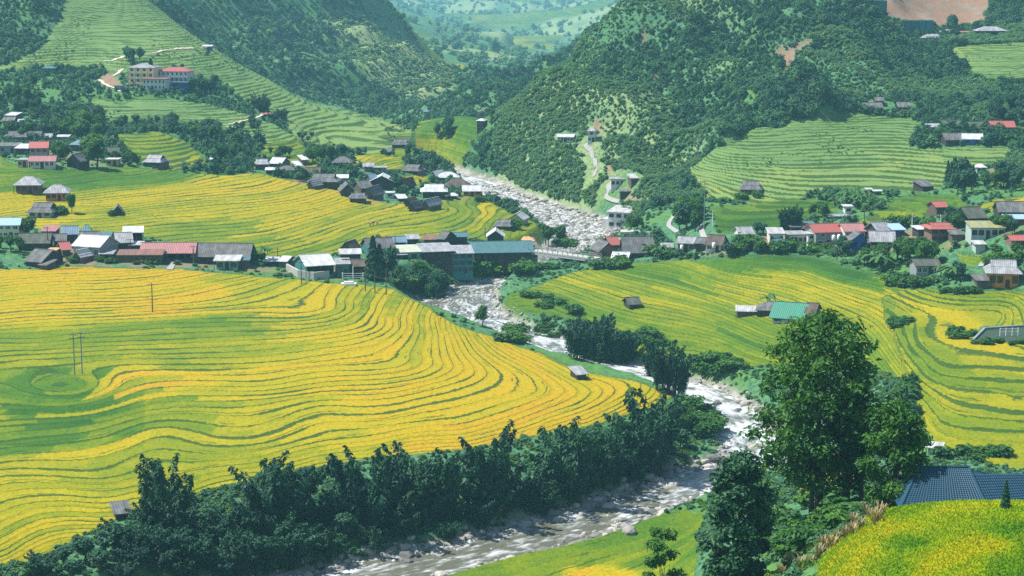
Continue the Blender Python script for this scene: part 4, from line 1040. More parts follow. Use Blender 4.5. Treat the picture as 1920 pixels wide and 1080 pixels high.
H_(50,363,52,7,3.4,2.6,4,"hip","pale","brick","grey hip roofed house with brown wall and white terrace in the left field",nw=3,posts=5,over=.9)
H_(103,377,52,7,3.2,2.4,8,"hip","pale","orange","grey hip roofed house with orange end wall, left field",nw=3,over=.8)
H_(77,408,54,8,2.0,2.6,-6,"hipgable","slate","palegrn","low dark grey farmhouse with white lower walls amid yellow field",nw=2,over=.9)
H_(218,404,24,5,1.8,1.5,10,"gablef","slate","dark","small dark gabled hut standing alone in the yellow field",nw=0,door=1,name="hut",cat="hut")
# --- left village along the road
H_(14,446,48,7,4.6,1.6,4,"gable","sky","cream","cream house with pale blue roof behind trees at the left edge",nw=3,storeys=2)
H_(60,470,66,8,2.6,2.2,6,"gable","moss","dark","long mossy roofed dark house right of the round tree at the left edge")
H_(91,452,28,6,3.4,.9,0,"shed","pink","wood","narrow pinkish roof squeezed behind the mossy roofed house")
H_(126,456,42,7,3.2,1.8,14,"gable","blue","dark","blue grey gabled house in the back row of the left village")
H_(158,452,28,6,3.2,1.8,12,"hip","teal","dark","teal hip roofed house at the back of the left village",nw=1)
H_(108,466,32,6,2.8,1.4,10,"gable","slate","wood","small slate roofed house behind the red roofed shed",nw=1)
H_(116,482,28,6,2.6,1.6,24,"gable","red","wood","small red roofed shed left of the big white roofed building",nw=1)
H_(98,482,16,4,2.2,.4,0,"flat","orange","tan","tiny orange tan hut at the left foot of the red roofed shed",nw=0,name="hut",cat="hut")
H_(164,466,46,6,3.4,1.6,12,"gable","slate","dark","grey roofed house directly behind the big white roofed building")
H_(195,462,26,6,3.2,1.2,0,"gable","teal","teal","small teal house behind the big white roof, left village",nw=1)
H_(172,488,80,9,4.6,2.4,-20,"gable","white","grey","big building with white roof and grey gable, left village",nw=3)
H_(153,494,34,5,2.6,1.4,-28,"gablef","white","brick","little brown brick house with white roof before the big white roofed building",nw=1)
H_(199,490,26,4,2.4,.6,0,"shed","pale","wood","low lean shed at the right corner of the big white roofed building",nw=1,door=0,name="shed",cat="shed")
H_(226,474,46,8,3.6,2.2,16,"gable","pale","dark","grey fibre roofed house right of the big white roofed building")
H_(246,456,44,6,3.6,1.0,10,"shed","white","dark","open shed with white roof raised on posts above the village",nw=0,door=0,posts=4,name="shed",cat="shed",open_front=True)
H_(254,474,24,4,2.6,.5,0,"shed","silver","dark","small light roofed lean shed under the raised white roof",nw=0,door=1,name="shed",cat="shed")
H_(313,490,104,8,3.2,2.0,3,"gable","pink","dark","long open hall with dull red roof in the left village",nw=0,door=0,posts=7,over=.9,name="hall",cat="hall",open_front=True)
H_(262,492,86,4,2.4,.9,2,"shed","rust","wood","long low shed with rusty brown roof before the dull red hall",nw=5,name="shed",cat="shed")
H_(245,491,22,3,2.0,.5,0,"shed","white","wood","small white awning roof in front of the rusty brown shed",nw=0,door=0,posts=2,name="shed",cat="shed")
H_(415,496,116,9,2.8,3.0,-3,"gable","slate","dark","long dark grey roofed hall right of the dull red hall",nw=5,name="hall",cat="hall")
H_(425,506,48,5,3.0,.7,2,"shed","silver","green","green walled shop with silver and rust porch roof",nw=2,posts=4,over=.8,name="shop",cat="shop")
H_(457,504,22,4,2.8,.6,2,"shed","teal","wood","small teal lean roof attached right of the green walled shop",nw=0,posts=2,door=0,name="shed",cat="shed")
H_(508,499,24,5,1.6,.4,0,"shed","white","dark","low white roof left of the teal gabled hall",nw=0,door=0,name="shed",cat="shed")
H_(537,502,26,6,2.2,1.0,-18,"gable","white","wood","small white gabled shed touching the teal gabled hall",nw=0,name="shed",cat="shed")
H_(585,522,84,11,4.2,2.2,22,"gable","white","teal","hall with bright white roof, teal gable and stone base",nw=0,door=0,name="hall",cat="hall",open_front=True,posts=5)
H_(640,520,34,7,4.4,.5,8,"shed","pale","teal","teal green walled shed right of the bright white roofed hall",nw=1,name="shed",cat="shed")
H_(655,492,46,6,2.8,.6,8,"shed","silver","dark","flat pale roof behind the teal green shed",nw=2)
H_(655,480,36,6,2.6,1.8,-20,"gablef","brown","wood","small brown gabled house above the flat pale roof, riverside row",nw=1)
H_(664,519,50,6,3.6,1.4,4,"gable","brown","dark","brown tiled house behind the white scaffold frame")
H_(706,484,70,9,3.4,2.4,18,"gable","slate","teal","wide dark grey roof behind the tall trees in the riverside row")
H_(740,470,46,7,3.0,1.2,12,"gable","blue","wood","blue roofed house at the back of the riverside row")
H_(772,464,30,6,3.0,.6,8,"shed","pale","wood","pale flat roof behind the cream roof in the riverside row",nw=1)
H_(730,512,66,8,6.2,1.0,14,"shed","pale","dark","grey roofed stilt house left of the cream roof, riverside row",nw=3,storeys=2,loc=PZ(730,512,8.8),ext=2)
H_(770,512,64,8,7.4,.9,14,"shed","cream","green","house with cream flat roof in the riverside row",nw=3,storeys=2,loc=PZ(770,512,8.4),ext=2)
H_(816,514,74,9,7.9,1.2,14,"shed","pale","dark","tall dark stilt house with grey roof above the river",nw=3,storeys=3,loc=PZ(816,514,8.0),ext=2)
H_(864,512,50,8,7.0,1.2,8,"shed","pale","teal","teal balcony house with pale windows beside the tall dark stilt house",nw=3,storeys=3,loc=PZ(864,512,8.0),ext=2)
H_(930,498,126,13,5.0,2.2,7,"gable","teal","dark","largest hall in the riverside row with teal green roof",nw=7,name="hall",cat="hall",over=.9,loc=PZ(938,498,8.2),ext=2)
H_(978,490,40,7,4.6,1.0,6,"shed","slate","green","grey roofed end house nearest the bridge, riverside row",nw=2,loc=PZ(990,490,8.6),ext=2)
H_(929,458,34,7,3.0,1.8,0,"gablef","white","dark","white gabled roof rising behind the largest teal hall",nw=1)
H_(862,460,32,6,3.2,.9,6,"gable","teal","dark","small blue green roof at the back of the riverside row",nw=1)
H_(836,466,30,7,3.6,1.8,-24,"gable","slate","dark","grey gabled roof behind the tall dark stilt house",nw=1)
H_(808,464,34,5,2.8,.7,4,"shed","rust","brick","rust red roof behind the tall dark stilt house",nw=1)
H_(988,462,30,6,2.2,1.1,0,"hip","orange","wood","orange canopy by the bridge head",nw=0,door=0,posts=4,name="pavilion",cat="pavilion",over=.3)
H_(75,503,64,9,2.2,2.6,-24,"gable","slate","dark","dark slate roofed hut alone at the top left corner of the golden field",nw=1,name="hut",cat="hut")
H_(86,506,28,4,1.4,1.0,-24,"shed","slate","wood","low lean roof against the dark slate hut at the golden field corner",nw=0,door=0,name="shed",cat="shed")
# --- middle village in the trees
H_(489,318,30,6,2.4,1.6,6,"hipgable","pale","wood","grey hip roofed house, first on the left of the middle village")
H_(522,319,36,7,3.0,1.8,-18,"gable","white","wood","white gabled house at the left end of the middle village")
H_(508,327,24,4,1.8,.5,4,"shed","white","dark","low white shed under the white gabled house",nw=0,name="shed",cat="shed")
H_(536,331,34,7,2.8,1.4,14,"hip","slate","blue","grey roofed house with blue and tan wall beside the white gabled one",nw=1)
H_(567,310,18,5,2.4,1.4,24,"shed","white","wood","slanting white roof, upper of two among the middle village trees",nw=0)
H_(556,322,18,5,2.4,1.4,24,"shed","white","wood","slanting white roof, lower of two among the middle village trees",nw=0)
H_(586,334,28,6,2.4,1.6,0,"gable","brown","wood","brown roof half hidden by trees left of the middle village",nw=1)
H_(641,314,36,7,2.2,2.2,0,"hip","slate","dark","dark hip roofed house under the big dark tree, middle village",nw=1)
H_(663,326,22,5,2.4,1.0,8,"shed","brown","wood","brown lean roof right of the dark hip roofed house",nw=0)
H_(606,352,60,8,2.6,2.4,-4,"hipgable","slate","dark","broad slate hip roofed house at the edge of the yellow field",nw=3,over=.9)
H_(589,355,22,5,2.0,1.4,-30,"gablef","pale","wood","small gabled porch hut before the broad slate house",nw=0,name="hut",cat="hut")
H_(641,344,24,5,2.2,.8,4,"shed","white","wood","bright white roof among trees right of the broad slate house",nw=1)
H_(648,368,36,8,2.4,2.2,10,"gablef","slate","dark","dark timber house with gable facing the field, middle village",nw=1)
H_(678,362,40,7,2.2,2.2,26,"gable","slate","wood","grey ridge roof between the two gable fronted houses",nw=1)
H_(700,375,36,8,2.4,2.4,-20,"gablef","slate","wood","tall gabled grey house at the front of the middle village",nw=1)
H_(670,380,36,6,1.8,1.5,4,"hipgable","slate","dark","low dark hut lowest in the front of the middle village",nw=1)
H_(695,350,30,6,3.0,1.8,30,"gable","blue","wood","blue grey ridge roof just left of the white roofed open house",nw=1)
H_(716,355,50,8,3.6,2.0,0,"gablef","white","dark","big white roofed house with dark open gable in the middle village",nw=2,over=.9)
H_(731,371,16,4,2.0,.3,0,"flat","white","white","tiny white walled hut in front of the white roofed open house",nw=1,door=0,name="hut",cat="hut")
H_(752,378,24,5,1.2,.9,14,"shed","white","dark","low white roofed shed above the two gabled field huts",nw=0,name="shed",cat="shed")
H_(762,356,28,8,2.0,2.2,-25,"gablef","brown","dark","brown gabled house right of the dark tree in the middle village",nw=1)
H_(690,322,22,5,2.4,1.0,4,"gable","pale","grey","small grey walled house by the low field wall, middle village",nw=1)
H_(712,324,26,5,2.2,.3,0,"flat","pale","grey","flat grey walled house with three openings behind the village",nw=3,door=0)
H_(775,328,46,7,1.8,2.2,-20,"hipgable","slate","wood","grey hip roofed house alone beside the small yellow field",nw=2)
H_(820,336,26,6,2.0,1.4,-30,"gablef","white","dark","small white gable touching the blue walled house",nw=0)
H_(840,344,42,7,2.8,1.9,4,"hip","white","blue","blue walled house with flared white roof near the upstream river",nw=3,over=.8)
H_(857,357,52,9,1.4,3.2,0,"hip","brown","dark","large brown thatch hip roof beside the upstream river",nw=1)
H_(813,371,50,8,2.8,2.2,2,"hipgable","white","dark","white hip roofed porch house with front steps, middle village",nw=2,posts=5,over=.9)
H_(884,368,38,6,2.4,1.7,4,"gable","white","orange","white roofed house with tan orange wall closest to the river")
H_(908,366,16,3,1.6,.4,0,"shed","silver","wood","small silver lean roof right of the tan orange house",nw=0,name="shed",cat="shed")
H_(849,373,18,4,1.4,.9,0,"hip","white","dark","tiny white roofed hut between the porch house and the river",nw=0,name="hut",cat="hut")
H_(781,397,32,7,1.8,1.7,-24,"gablef","slate","dark","lower dark hut of the pair standing in the yellow field",nw=0,door=1,name="hut",cat="hut")
H_(770,388,24,6,1.8,1.5,-20,"gablef","brown","dark","brownish hut behind the lower dark hut in the yellow field",nw=0,name="hut",cat="hut")
H_(809,396,38,8,2.6,1.8,-28,"gablef","pale","wood","tall plank barn with grey roof beside the dark huts in the field",nw=0,door=1,name="barn",cat="barn")
H_(946,431,42,7,1.4,1.9,-12,"hipgable","slate","dark","dark hip roofed hut by the field edge near the stony river",nw=0,door=1,name="hut",cat="hut")
H_(972,423,40,7,2.6,1.7,-14,"gablef","silver","tan","tan hut with pale eaves behind a round bush near the stony river",nw=1)
H_(750,277,32,6,1.6,2.0,0,"hipgable","slate","dark","dark hip roofed house alone in the upper valley field",nw=1)
H_(724,290,24,5,1.6,1.2,-20,"gablef","pale","wood","pale gabled hut below the dark house in the upper valley",nw=0,name="hut",cat="hut")
H_(801,215,14,5,2.0,.8,0,"gable","blue","wood","tiny blue roofed house at the far end of the valley field",nw=0)
H_(903,246,20,5,5.4,.8,-12,"hip","white","wood","narrow three storey brick house in the wooded valley mouth",nw=2,storeys=3,door=0)
H_(903,216,14,5,2.0,1.0,0,"gable","slate","wood","tiny grey roof behind the three storey brick house",nw=0)
# --- road up the right mountain and the buildings by the bridge
H_(1062,267,36,5,2.6,.8,-10,"gable","white","white","low white terrace house on the ledge of the right mountain",nw=4)
H_(1111,267,20,5,5.4,1.2,-10,"hip","pale","white","narrow white two storey house where the mountain road bends",nw=1,storeys=2)
H_(1158,351,28,6,3.4,.5,0,"flat","pale","white","small white walled house beside the lower mountain road",nw=3,door=0)
H_(1187,350,20,5,3.6,1.0,10,"shed","silver","wood","pale roofed hut right of the small white house by the mountain road",nw=1)
H_(1176,367,28,3,1.8,.4,0,"shed","slate","dark","long dark roadside shelter under the small white house",nw=0,door=0,posts=4,name="shelter",cat="shelter")
H_(1133,484,52,8,2.6,2.4,16,"gablef","slate","brick","grey gabled house with red brown wall at the right bridge end",nw=1)
H_(1147,474,36,7,3.0,1.8,20,"gable","red","brick","bright red roof behind the grey gabled house by the bridge",nw=0)
H_(1196,483,62,9,2.0,4.0,3,"gable","slate","dark","big steep dark grey roof right of the bridge",nw=2)
H_(1166,496,40,5,2.2,1.4,-14,"gable","white","dark","small open shed with white roof at the field edge by the bridge",nw=0,door=0,posts=4,name="shed",cat="shed")
H_(1252,475,22,5,2.0,.6,0,"shed","pale","grey","little grey shed right of the big steep roof",nw=0,name="shed",cat="shed")
H_(1291,472,44,7,3.0,1.4,-12,"gable","pale","grey","pale grey house with blue tank at the start of the right village",nw=2)
H_(1318,470,28,6,2.6,1.2,-20,"gable","slate","dark","low slate roof between two houses right of the bridge",nw=1)
H_(1346,472,48,8,2.4,2.2,-18,"gable","brown","white","brown gabled house with white lower wall, right village edge",nw=1)
H_(1396,452,36,6,2.6,1.6,10,"gable","pale","white","white walled house with broken grey roof in the bushes")
H_(1456,460,30,6,4.0,.9,0,"shed","silver","white","pale blue white house at the left of the right village",nw=2)
H_(1462,466,26,4,2.4,.8,0,"hip","teal","white","low teal awning before the pale blue white house",nw=1,door=0)
H_(1494,460,44,7,3.6,.5,6,"flat","pale","white","flat roofed white house left of the red roofed tall house",nw=3)
H_(1500,440,46,6,2.6,.6,8,"shed","slate","dark","long dark lean roof behind the flat roofed white house",nw=0)
H_(1548,462,70,8,5.0,1.7,14,"gable","red","grey","tall grey walled house with bright red roof in the right village",nw=2,storeys=2,over=.6)
H_(1522,464,18,4,4.6,.4,0,"flat","white","white","narrow white annexe left of the tall red roofed house",nw=1,storeys=2,door=0)
H_(1522,434,22,5,2.0,.5,8,"shed","teal","dark","small green sheet roof above the tall red roofed house",nw=0)
H_(1600,452,48,8,3.4,1.6,6,"gable","pink","white","white house with faded red roof right of the tall red one")
H_(1594,468,30,6,2.4,1.0,-20,"shed","moss","wood","mossy lean roof in front of the faded red roof",nw=0)
H_(1611,468,34,6,3.2,1.8,0,"gablef","slate","blue","grey roofed hut with bright blue gable in the right village",nw=1)
H_(1651,454,50,8,3.0,2.6,22,"gable","pale","dark","tall grey ridge roof in the centre of the right village",nw=1)
H_(1658,466,54,8,2.4,2.2,-6,"gable","pale","wood","low wide grey roof just before the tall grey ridge roof",nw=2)
H_(1683,448,30,6,3.0,.9,6,"shed","sky","blue","light blue roofed house right of the tall grey ridge roof",nw=1)
H_(1765,454,52,7,4.4,1.2,4,"hipgable","red","brick","two storey house with red roof and white panel, right village",nw=3,storeys=2,over=.8)
H_(1726,444,24,4,2.4,.5,12,"shed","white","dark","slanting white lean roof left of the red roofed house with white panel",nw=0)
H_(1762,404,34,6,3.0,1.2,12,"gable","red","wood","upper red roof below the stepped green field",nw=1)
H_(1795,453,24,5,2.2,.7,0,"shed","slate","wood","low grey shed between the red roofed house and green tin shed",nw=0,name="shed",cat="shed")
H_(1852,447,66,6,3.3,1.0,0,"shed","olive","palegrn","long pale tin shed with rust stained roof in the right village",nw=4,over=.3,name="shed",cat="shed")
H_(1826,422,52,8,2.4,2.4,14,"gable","moss","dark","mossy dark ridge roof above the long tin shed",nw=0)
H_(1902,412,60,8,2.6,2.2,-4,"gable","slate","dark","big slate roof at the right edge of the village",nw=1)
H_(1908,424,40,5,2.2,.5,0,"shed","sky","wood","pale blue lean roof under the big slate roof, right edge",nw=0)
H_(1838,474,22,4,2.6,.4,0,"shed","silver","palegrn","small box shed of pale tin below the long tin shed",nw=0,door=1,name="shed",cat="shed")
H_(1910,466,36,5,2.6,.9,4,"gable","red","brick","small red roof at the right edge below the slate roof",nw=1)
H_(1888,541,74,8,4.6,2.8,-10,"hipgable","pale","orange","new orange timber house with pale grey roof, right edge",nw=3,over=.9,storeys=1)
H_(1846,540,32,6,2.2,.6,0,"shed","slate","wood","dark lean shed joined left of the orange timber house",nw=0,posts=3,door=0,name="shed",cat="shed")
H_(1738,517,52,6,3.2,1.2,4,"gable","moss","grey","old grey stone house hidden under the trees, right bank",nw=3)
# --- houses up the right slope
H_(1411,365,48,8,2.0,2.4,-8,"hipgable","slate","wood","grey hip roofed house alone in the right terraced slope",nw=2)
H_(1629,364,14,4,1.6,.3,0,"flat","white","wood","tiny white hut above the banana grove, left of two",nw=0,name="hut",cat="hut")
H_(1646,366,10,3,1.4,.3,0,"flat","white","wood","tiniest white hut above the banana grove, right of two",nw=0,name="hut",cat="hut")
H_(1735,359,38,5,1.8,1.6,24,"shed","slate","dark","dark slanting roof above the stepped green field",nw=0)
H_(1591,401,16,4,2.6,.3,0,"flat","white","white","small white box house beside the grey netted garden",nw=1,door=0)
H_(1840,324,20,4,2.2,1.0,0,"hip","white","palegrn","small white hut among dark trees on the right slope",nw=1)
H_(1788,273,42,7,2.6,2.0,8,"gable","slate","dark","dark slate house touching the blue walled house on the right slope",nw=2)
H_(1827,272,44,7,2.6,1.6,-10,"gable","white","blue","bright blue walled house with white roof, right slope",nw=1)
H_(1832,250,42,7,2.6,1.8,8,"gable","moss","dark","mossy grey roof behind the bright blue house",nw=0)
H_(1879,249,50,7,2.6,1.9,0,"gable","red","wood","red roofed house highest in the right slope hamlet",nw=2)
H_(1785,246,34,6,2.6,1.6,0,"gable","moss","dark","grey green roof at the back of the right slope hamlet",nw=0)
H_(1750,248,24,5,2.4,1.0,0,"gable","pale","dark","small grey roof at the left of the right slope hamlet",nw=0)
H_(1637,209,36,6,2.0,1.6,0,"gable","slate","dark","long grey roof above the terraces at the wood's edge",nw=2)
H_(1695,209,24,5,2.2,1.6,0,"gable","slate","dark","short grey roof right of the long one at the wood's edge",nw=1)
H_(1649,198,16,4,2.4,1.2,0,"gable","slate","dark","little grey roof peeping above the long grey roof in the wood",nw=0)
H_(1750,76,40,6,1.6,1.8,0,"hip","pale","dark","grey hip roofed house below the dug earth, top right",nw=1)
H_(1777,65,24,5,1.8,1.2,0,"hip","pale","dark","small pale roof behind the grey hip roofed house, top right",nw=0)
H_(1860,67,54,8,2.8,2.0,0,"hip","pale","dark","largest hip roofed house at the top right with open porch",nw=2,posts=4,over=1.0)
H_(1814,66,22,4,1.6,.4,0,"shed","pink","wood","small pinkish shed left of the largest top right house",nw=0,name="shed",cat="shed")
H_(1576,410,46,4,.7,.3,4,"flat","pale","grey","low grey netted garden frame beside the small white box house",nw=0,door=0,posts=5,name="garden_frame",cat="frame")
# --- left hill
H_(90,142,28,6,4.4,.9,6,"hip","teal","teal","teal two storey house in the trees of the left hill",nw=2,storeys=2)
H_(388,92,18,4,1.6,.6,0,"shed","white","blue","small blue shed on the track across the terraced ridge",nw=0,name="shed",cat="shed")
H_(500,219,20,4,1.4,.5,0,"gable","pink","wood","small pinkish roof at the end of the knoll track",nw=0,name="shed",cat="shed")
H_(433,245,12,3,1.6,.3,0,"flat","white","white","tiny white hut below the knoll track",nw=0,name="hut",cat="hut")
# --- field huts
H_(1186,580,34,5,1.7,1.3,14,"gable","moss","dark","lone weathered field hut in the right bank terraces",nw=0,door=1,name="hut",cat="hut")
H_(1085,712,32,4,1.3,1.0,20,"shed","pale","dark","low lean to shelter at the edge of the golden field",nw=0,door=0,posts=3,name="shelter",cat="shelter",open_front=True)
H_(1152,687,34,3,1.2,.3,10,"shed","silver","wood","thin grey roof by the river beside the dark bamboo",nw=0,door=0,posts=2,name="shelter",cat="shelter",open_front=True)
H_(1756,852,18,2.2,1.3,.4,-20,"shed","silver","palegrn","tiny silver roofed stilt hut behind the blue tiled house",nw=0,door=1,posts=2,name="hut",cat="hut")
H_(222,975,48,4,1.2,.9,20,"shed","slate","dark","dark slumped hut roof at the lower edge of the golden field",nw=0,door=0,name="hut",cat="hut")
H_(1490,606,86,9,1.7,2.8,-22,"gable","green","white","green roofed farmhouse in the middle of the right terraces",nw=3,over=.8)
H_(1448,592,60,7,1.6,1.6,-10,"hip","slate","dark","dark roofed wing left of the green roofed farmhouse",nw=1)
H_(1408,592,56,5,1.2,.5,-6,"shed","silver","wood","long low shed at the left end of the green farmhouse",nw=0,posts=3,name="shed",cat="shed")
H_(1528,600,34,6,2.2,1.8,-22,"gable","brown","wood","brown roofed shed behind the green roof, half hidden by the great tree",nw=0,name="shed",cat="shed")
H_(1474,590,44,3,1.9,.4,-10,"shed","white","dark","white strip roof joining dark wing and green roof",nw=0,door=0,name="shed",cat="shed")
# ------------------------------------------------------------------ school on the left knoll
def school():
    x, y, z = ground(290, 168); k = y / F
    def block(u0, u1, v0, v1, d, dy, name, label, rc, wc, rt="hip", rise=1.6, rows=3, cols=4, balc=False, side=2):
        w = (u1 - u0) * k; cx = ((u0 + u1) / 2 - 960) * k; h = (v1 - v0) * k; zb = z - (v1 - 168) * k
        root = empty(name, (cx, y + d / 2 + dy, zb), math.radians(-8), label, "school building", "school buildings on the knoll")
        a, b = w / 2, d / 2; m = MB(); m.box(-a, a, -b, b, -5, h); m.build("wall", WM[wc], root)
        r = MB(); o = .6
        if rt == "hip":
            e = [(-a - o, -b - o, h), (a + o, -b - o, h), (a + o, b + o, h), (-a - o, b + o, h)]
            r.add([*e, (-a + b, 0, h + rise), (a - b * .8, 0, h + rise), *[(p[0], p[1], p[2] - .2) for p in e]], [(0, 1, 5, 4), (2, 3, 4, 5), (1, 2, 5), (3, 0, 4), (0, 6, 7, 1), (1, 7, 8, 2), (2, 8, 9, 3), (3, 9, 6, 0), (9, 8, 7, 6)])
        else: r.box(-a - o, a + o, -b - o, b + o, h, h + .35)
        r.build("roof", RM[rc], root)
        sh = h / rows
        for i in range(rows):
            for j in range(cols):
                c = -a + (j + .5) * w / cols; q = MB(); ww = w / cols * .19
                q.box(c - ww, c + ww, -b - .06, -b, i * sh + sh * .32, i * sh + sh * .8); q.build("window", M_GLASS, root)
            for j in range(side):
                c = -b + (j + .5) * d / side; q = MB(); q.box(-a - .06, -a, c - .7, c + .7, i * sh + sh * .32, i * sh + sh * .8); q.build("window", M_GLASS, root)
            if balc:
                q = MB(); q.box(-a, a, -b - 1.0, -b - .08, i * sh - .12, i * sh + .08); q.box(-a, a, -b - 1.0, -b - .9, i * sh + .08, i * sh + .75); q.build("balcony", WM["cream"] if wc == "cream" else WM["white"], root)
        if balc:
            for j in range(cols + 1):
                c = -a + j * w / cols; q = MB(); q.box(c - .14, c + .14, -b - 1.25, -b - 1.005, -1, h); q.build("column", WM[wc], root)
    block(243, 292, 128, 168, 9, 4, "school", "cream four storey school block on the knoll", "pale", "cream", rows=4, cols=4, balc=True)
    block(292, 352, 136, 158, 9, 9, "school", "white school wing with red roof right of the cream block", "red", "white", rows=2, cols=7, balc=True)
    block(274, 318, 148, 168, 6, -3.5, "school", "low white school wing with red roof edge before the others", "pink", "white", rt="flat", rows=2, cols=6)
    block(232, 258, 165, 180, 6, 1, "school", "low white annexe at the foot of the cream school block", "pale", "white", rt="flat", rows=1, cols=5)
    block(219, 232, 162, 188, 5, -1, "school", "narrow grey stair tower left of the school annexe", "slate", "grey", rt="flat", rows=2, cols=1, side=1)
    block(324, 352, 156, 166, 3, 2, "school", "blue walled lean to under the red roofed school wing", "blue", "blue", rt="flat", rows=1, cols=3, side=0)
school()
# ------------------------------------------------------------------ big pale hall right of the river
def river_hall():
    x, y, z = ground(1160, 432); k = y / F
    root = empty("factory", (x + 5.5, y + 6, z), math.radians(-24), "long cream white hall with pale roof above the river by the bridge", "hall")
    a, b, h = 7.8, 4.2, 5.6
    m = MB(); m.box(-a, a, -b, b, -3, h); m.build("wall", WM["white"], root)
    m = MB(); m.box(-a - 2.2, -a - .003, -b + .6, b - .6, -5, h * .55); m.build("annexe", WM["white"], root)
    m = MB(); m.slab([(-a - .5, -b - .6, h), (a + .5, -b - .6, h), (a + .5, b + .6, h + 1.1), (-a - .5, b + .6, h + 1.1)], .18); m.build("roof", RM["silver"], root)
    m = MB(); m.box(a + .003, a + 4.5, -b + .4, b, -1.5, h * .72); m.build("side_wing", WM["tan"], root)
    m = MB(); m.box(a - 3.4, a - .3, -b - .08, -b, -.5, 3.2); m.build("door", WM["teal"], root)
    for st in range(2):
        for j in range(6):
            if st == 0 and j > 3: continue
            c = -a + (j + .5) * 2 * a / 6; q = MB(); q.box(c - .8, c + .8, -b - .06, -b, st * 2.8 + .9, st * 2.8 + 2.1); q.build("window", M_GLASS, root)
        for j in range(3):
            c = -b + (j + .5) * 2 * b / 3; q = MB(); yy = -a - .06 if st else -a - 2.26; q.box(yy, yy + .06, c - .7, c + .7, st * 2.8 + .9, st * 2.8 + 2.0); q.build("window", M_GLASS, root)
    x, y, z = ground(1215, 436); m = MB(); m.box(-8, 8, 0, 5, -.6, .12); o = m.build("yard", M_CONC); o.location = (x, y, z); o.rotation_euler = (0, 0, math.radians(-4)); tag(o, "pale concrete yard before the cream white hall", kind="structure")
river_hall()
# ------------------------------------------------------------------ blue tiled roof, close right
def blue_house():
    g = NG("blue glazed roof tile"); P = g.coord("Object"); n = g.noise(P, 1.2, 3); r = g.n("ShaderNodeObjectInfo").outputs["Random"]
    M = g.surf(g.bsdf(g.mix(n, (.012, .056, .098), (.026, .082, .130)), .5, None, .3))
    Y0 = 178.0; k = Y0 / F
    ax = (1792 - 960) * k
    cx, cyv = ax, Y0 + 4
    ridge_z = CZ + PY(1800, 876, Y0 + 4)[2] - CZ; eave_z = PY(1790, 956, Y0 - 1)[2]
    root = empty("house", (cx, cyv, eave_z), math.radians(-3), "close house with large blue tiled hip roof, behind the near rice field", "house")
    H0 = ridge_z - eave_z
    xl, xr = (1716 - 1792) * k * 1.02, (1885 - 1792) * k
    rl, rr = (1764 - 1792) * k, (1861 - 1792) * k
    m = MB(); m.box(xl + 1.6, xr + 5.0, -3.0, 4.6, -5.5, -.15); m.build("wall", WM["white"], root)
    def tiles(A, B, C, D, nu, nv, name):
        """rows of rounded tiles over the quad A(left eave) B(right eave) C(right ridge) D(left ridge)"""
        A, B, C, D = map(np.array, (A, B, C, D)); V = []; Fq = []
        nrm = np.cross(B - A, D - A); nrm /= np.linalg.norm(nrm)
        wA = np.linalg.norm(B - A); n = int(wA / .30)
        for j in range(nv):
            t0, t1 = j / nv, min((j + 1.12) / nv, 1.0)
            for i in range(n):
                def pt(s, t, lift):
                    L = A + (D - A) * t; R = B + (C - B) * t; return L + (R - L) * s + nrm * lift
                # keep the tiles square in x: clip to the quad
                s0, s1 = i / n, (i + 1) / n
                L0 = A + (B - A) * s0; 
                o = len(V)
                for t, lf in ((t0, .05), (t1, .0)):
                    for s_, l2 in ((s0, 0), (s0 + (s1 - s0) * .35, .055), (s1, .0)): V.append(pt(s_, t, lf + l2))
                # front lip
                for s_ in (s0, s1): V.append(pt(s_, t0, -.02))
                Fq += [(o, o + 1, o + 4, o + 3), (o + 1, o + 2, o + 5, o + 4), (o + 6, o + 7, o + 2, o + 1)]
        me = np_mesh(name, V, Fq, [M]); ob = link_mesh("roof_tiles", me, root); ob["kind"] = "stuff"; return ob
    E = 0.0
    A = (xl, -5.0, E); B = (xr, -5.2, E - .25); C = (rr, 0, H0); D = (rl, 0, H0)
    rb = MB(); rb.slab([(xl + .05, -4.95, E - .10), (xr - .05, -5.1, E - .35), (rr, 0, H0 - .1), (rl, 0, H0 - .1)], .12)
    rb.slab([(xr - .05, -5.1, E - .35), (xr + 6.2, 1.2, E - .2), (xr + 6.2, 1.2 + 1.2, E - .1), (rr, 0.02, H0 - .1)], .12)
    rb.slab([(xr + 6.2, 5.6, E - .1), (xl, 5.6, E - .1), (rl, .02, H0 - .12), (rr, .02, H0 - .12)], .12)
    rb.slab([(xl, 5.6, E - .1), (xl + .05, -4.95, E - .1), (rl, 0, H0 - .12)], .12)
    rb.build("roof", M, root)
    tiles(A, B, C, D, 40, 22, "roof_tiles")
    # right wing sloping away
    wz = PY(1866, 905, Y0 + 3)[2] - eave_z
    tiles((xr, -5.2, E - .25), (xr + 7.5, -1.0, E - .55), (rr + 7.0, 2.6, wz + .1), (rr + .35, -.3, wz + .75), 24, 14, "roof_tiles")
    tiles((xl, 4.0, E), (xl, -5.0, E), (rl, -.05, H0), (rl, .05, H0), 20, 20, "roof_tiles")
    cp = MB(); cp.tube([(rl - .2, 0, H0 + .04), (rr + .15, 0, H0 + .1)], [.13, .13], 6); cp.tube([(rr, 0, H0 + .05), (xr, -5.2, E - .12)], [.11, .11], 6); cp.tube([(rl, 0, H0 + .05), (xl, -5.0, E + .1)], [.11, .11], 6); cp.build("ridge_cap", M, root)
    ga = MB(); ga.add([(rr + .02, -.25, wz + .8), (rr + .02, .9, wz + .8), (rr + .02, .0, H0 - .05)], [(0, 1, 2)]); ga.build("gable", WM["wood"], root)
blue_house()
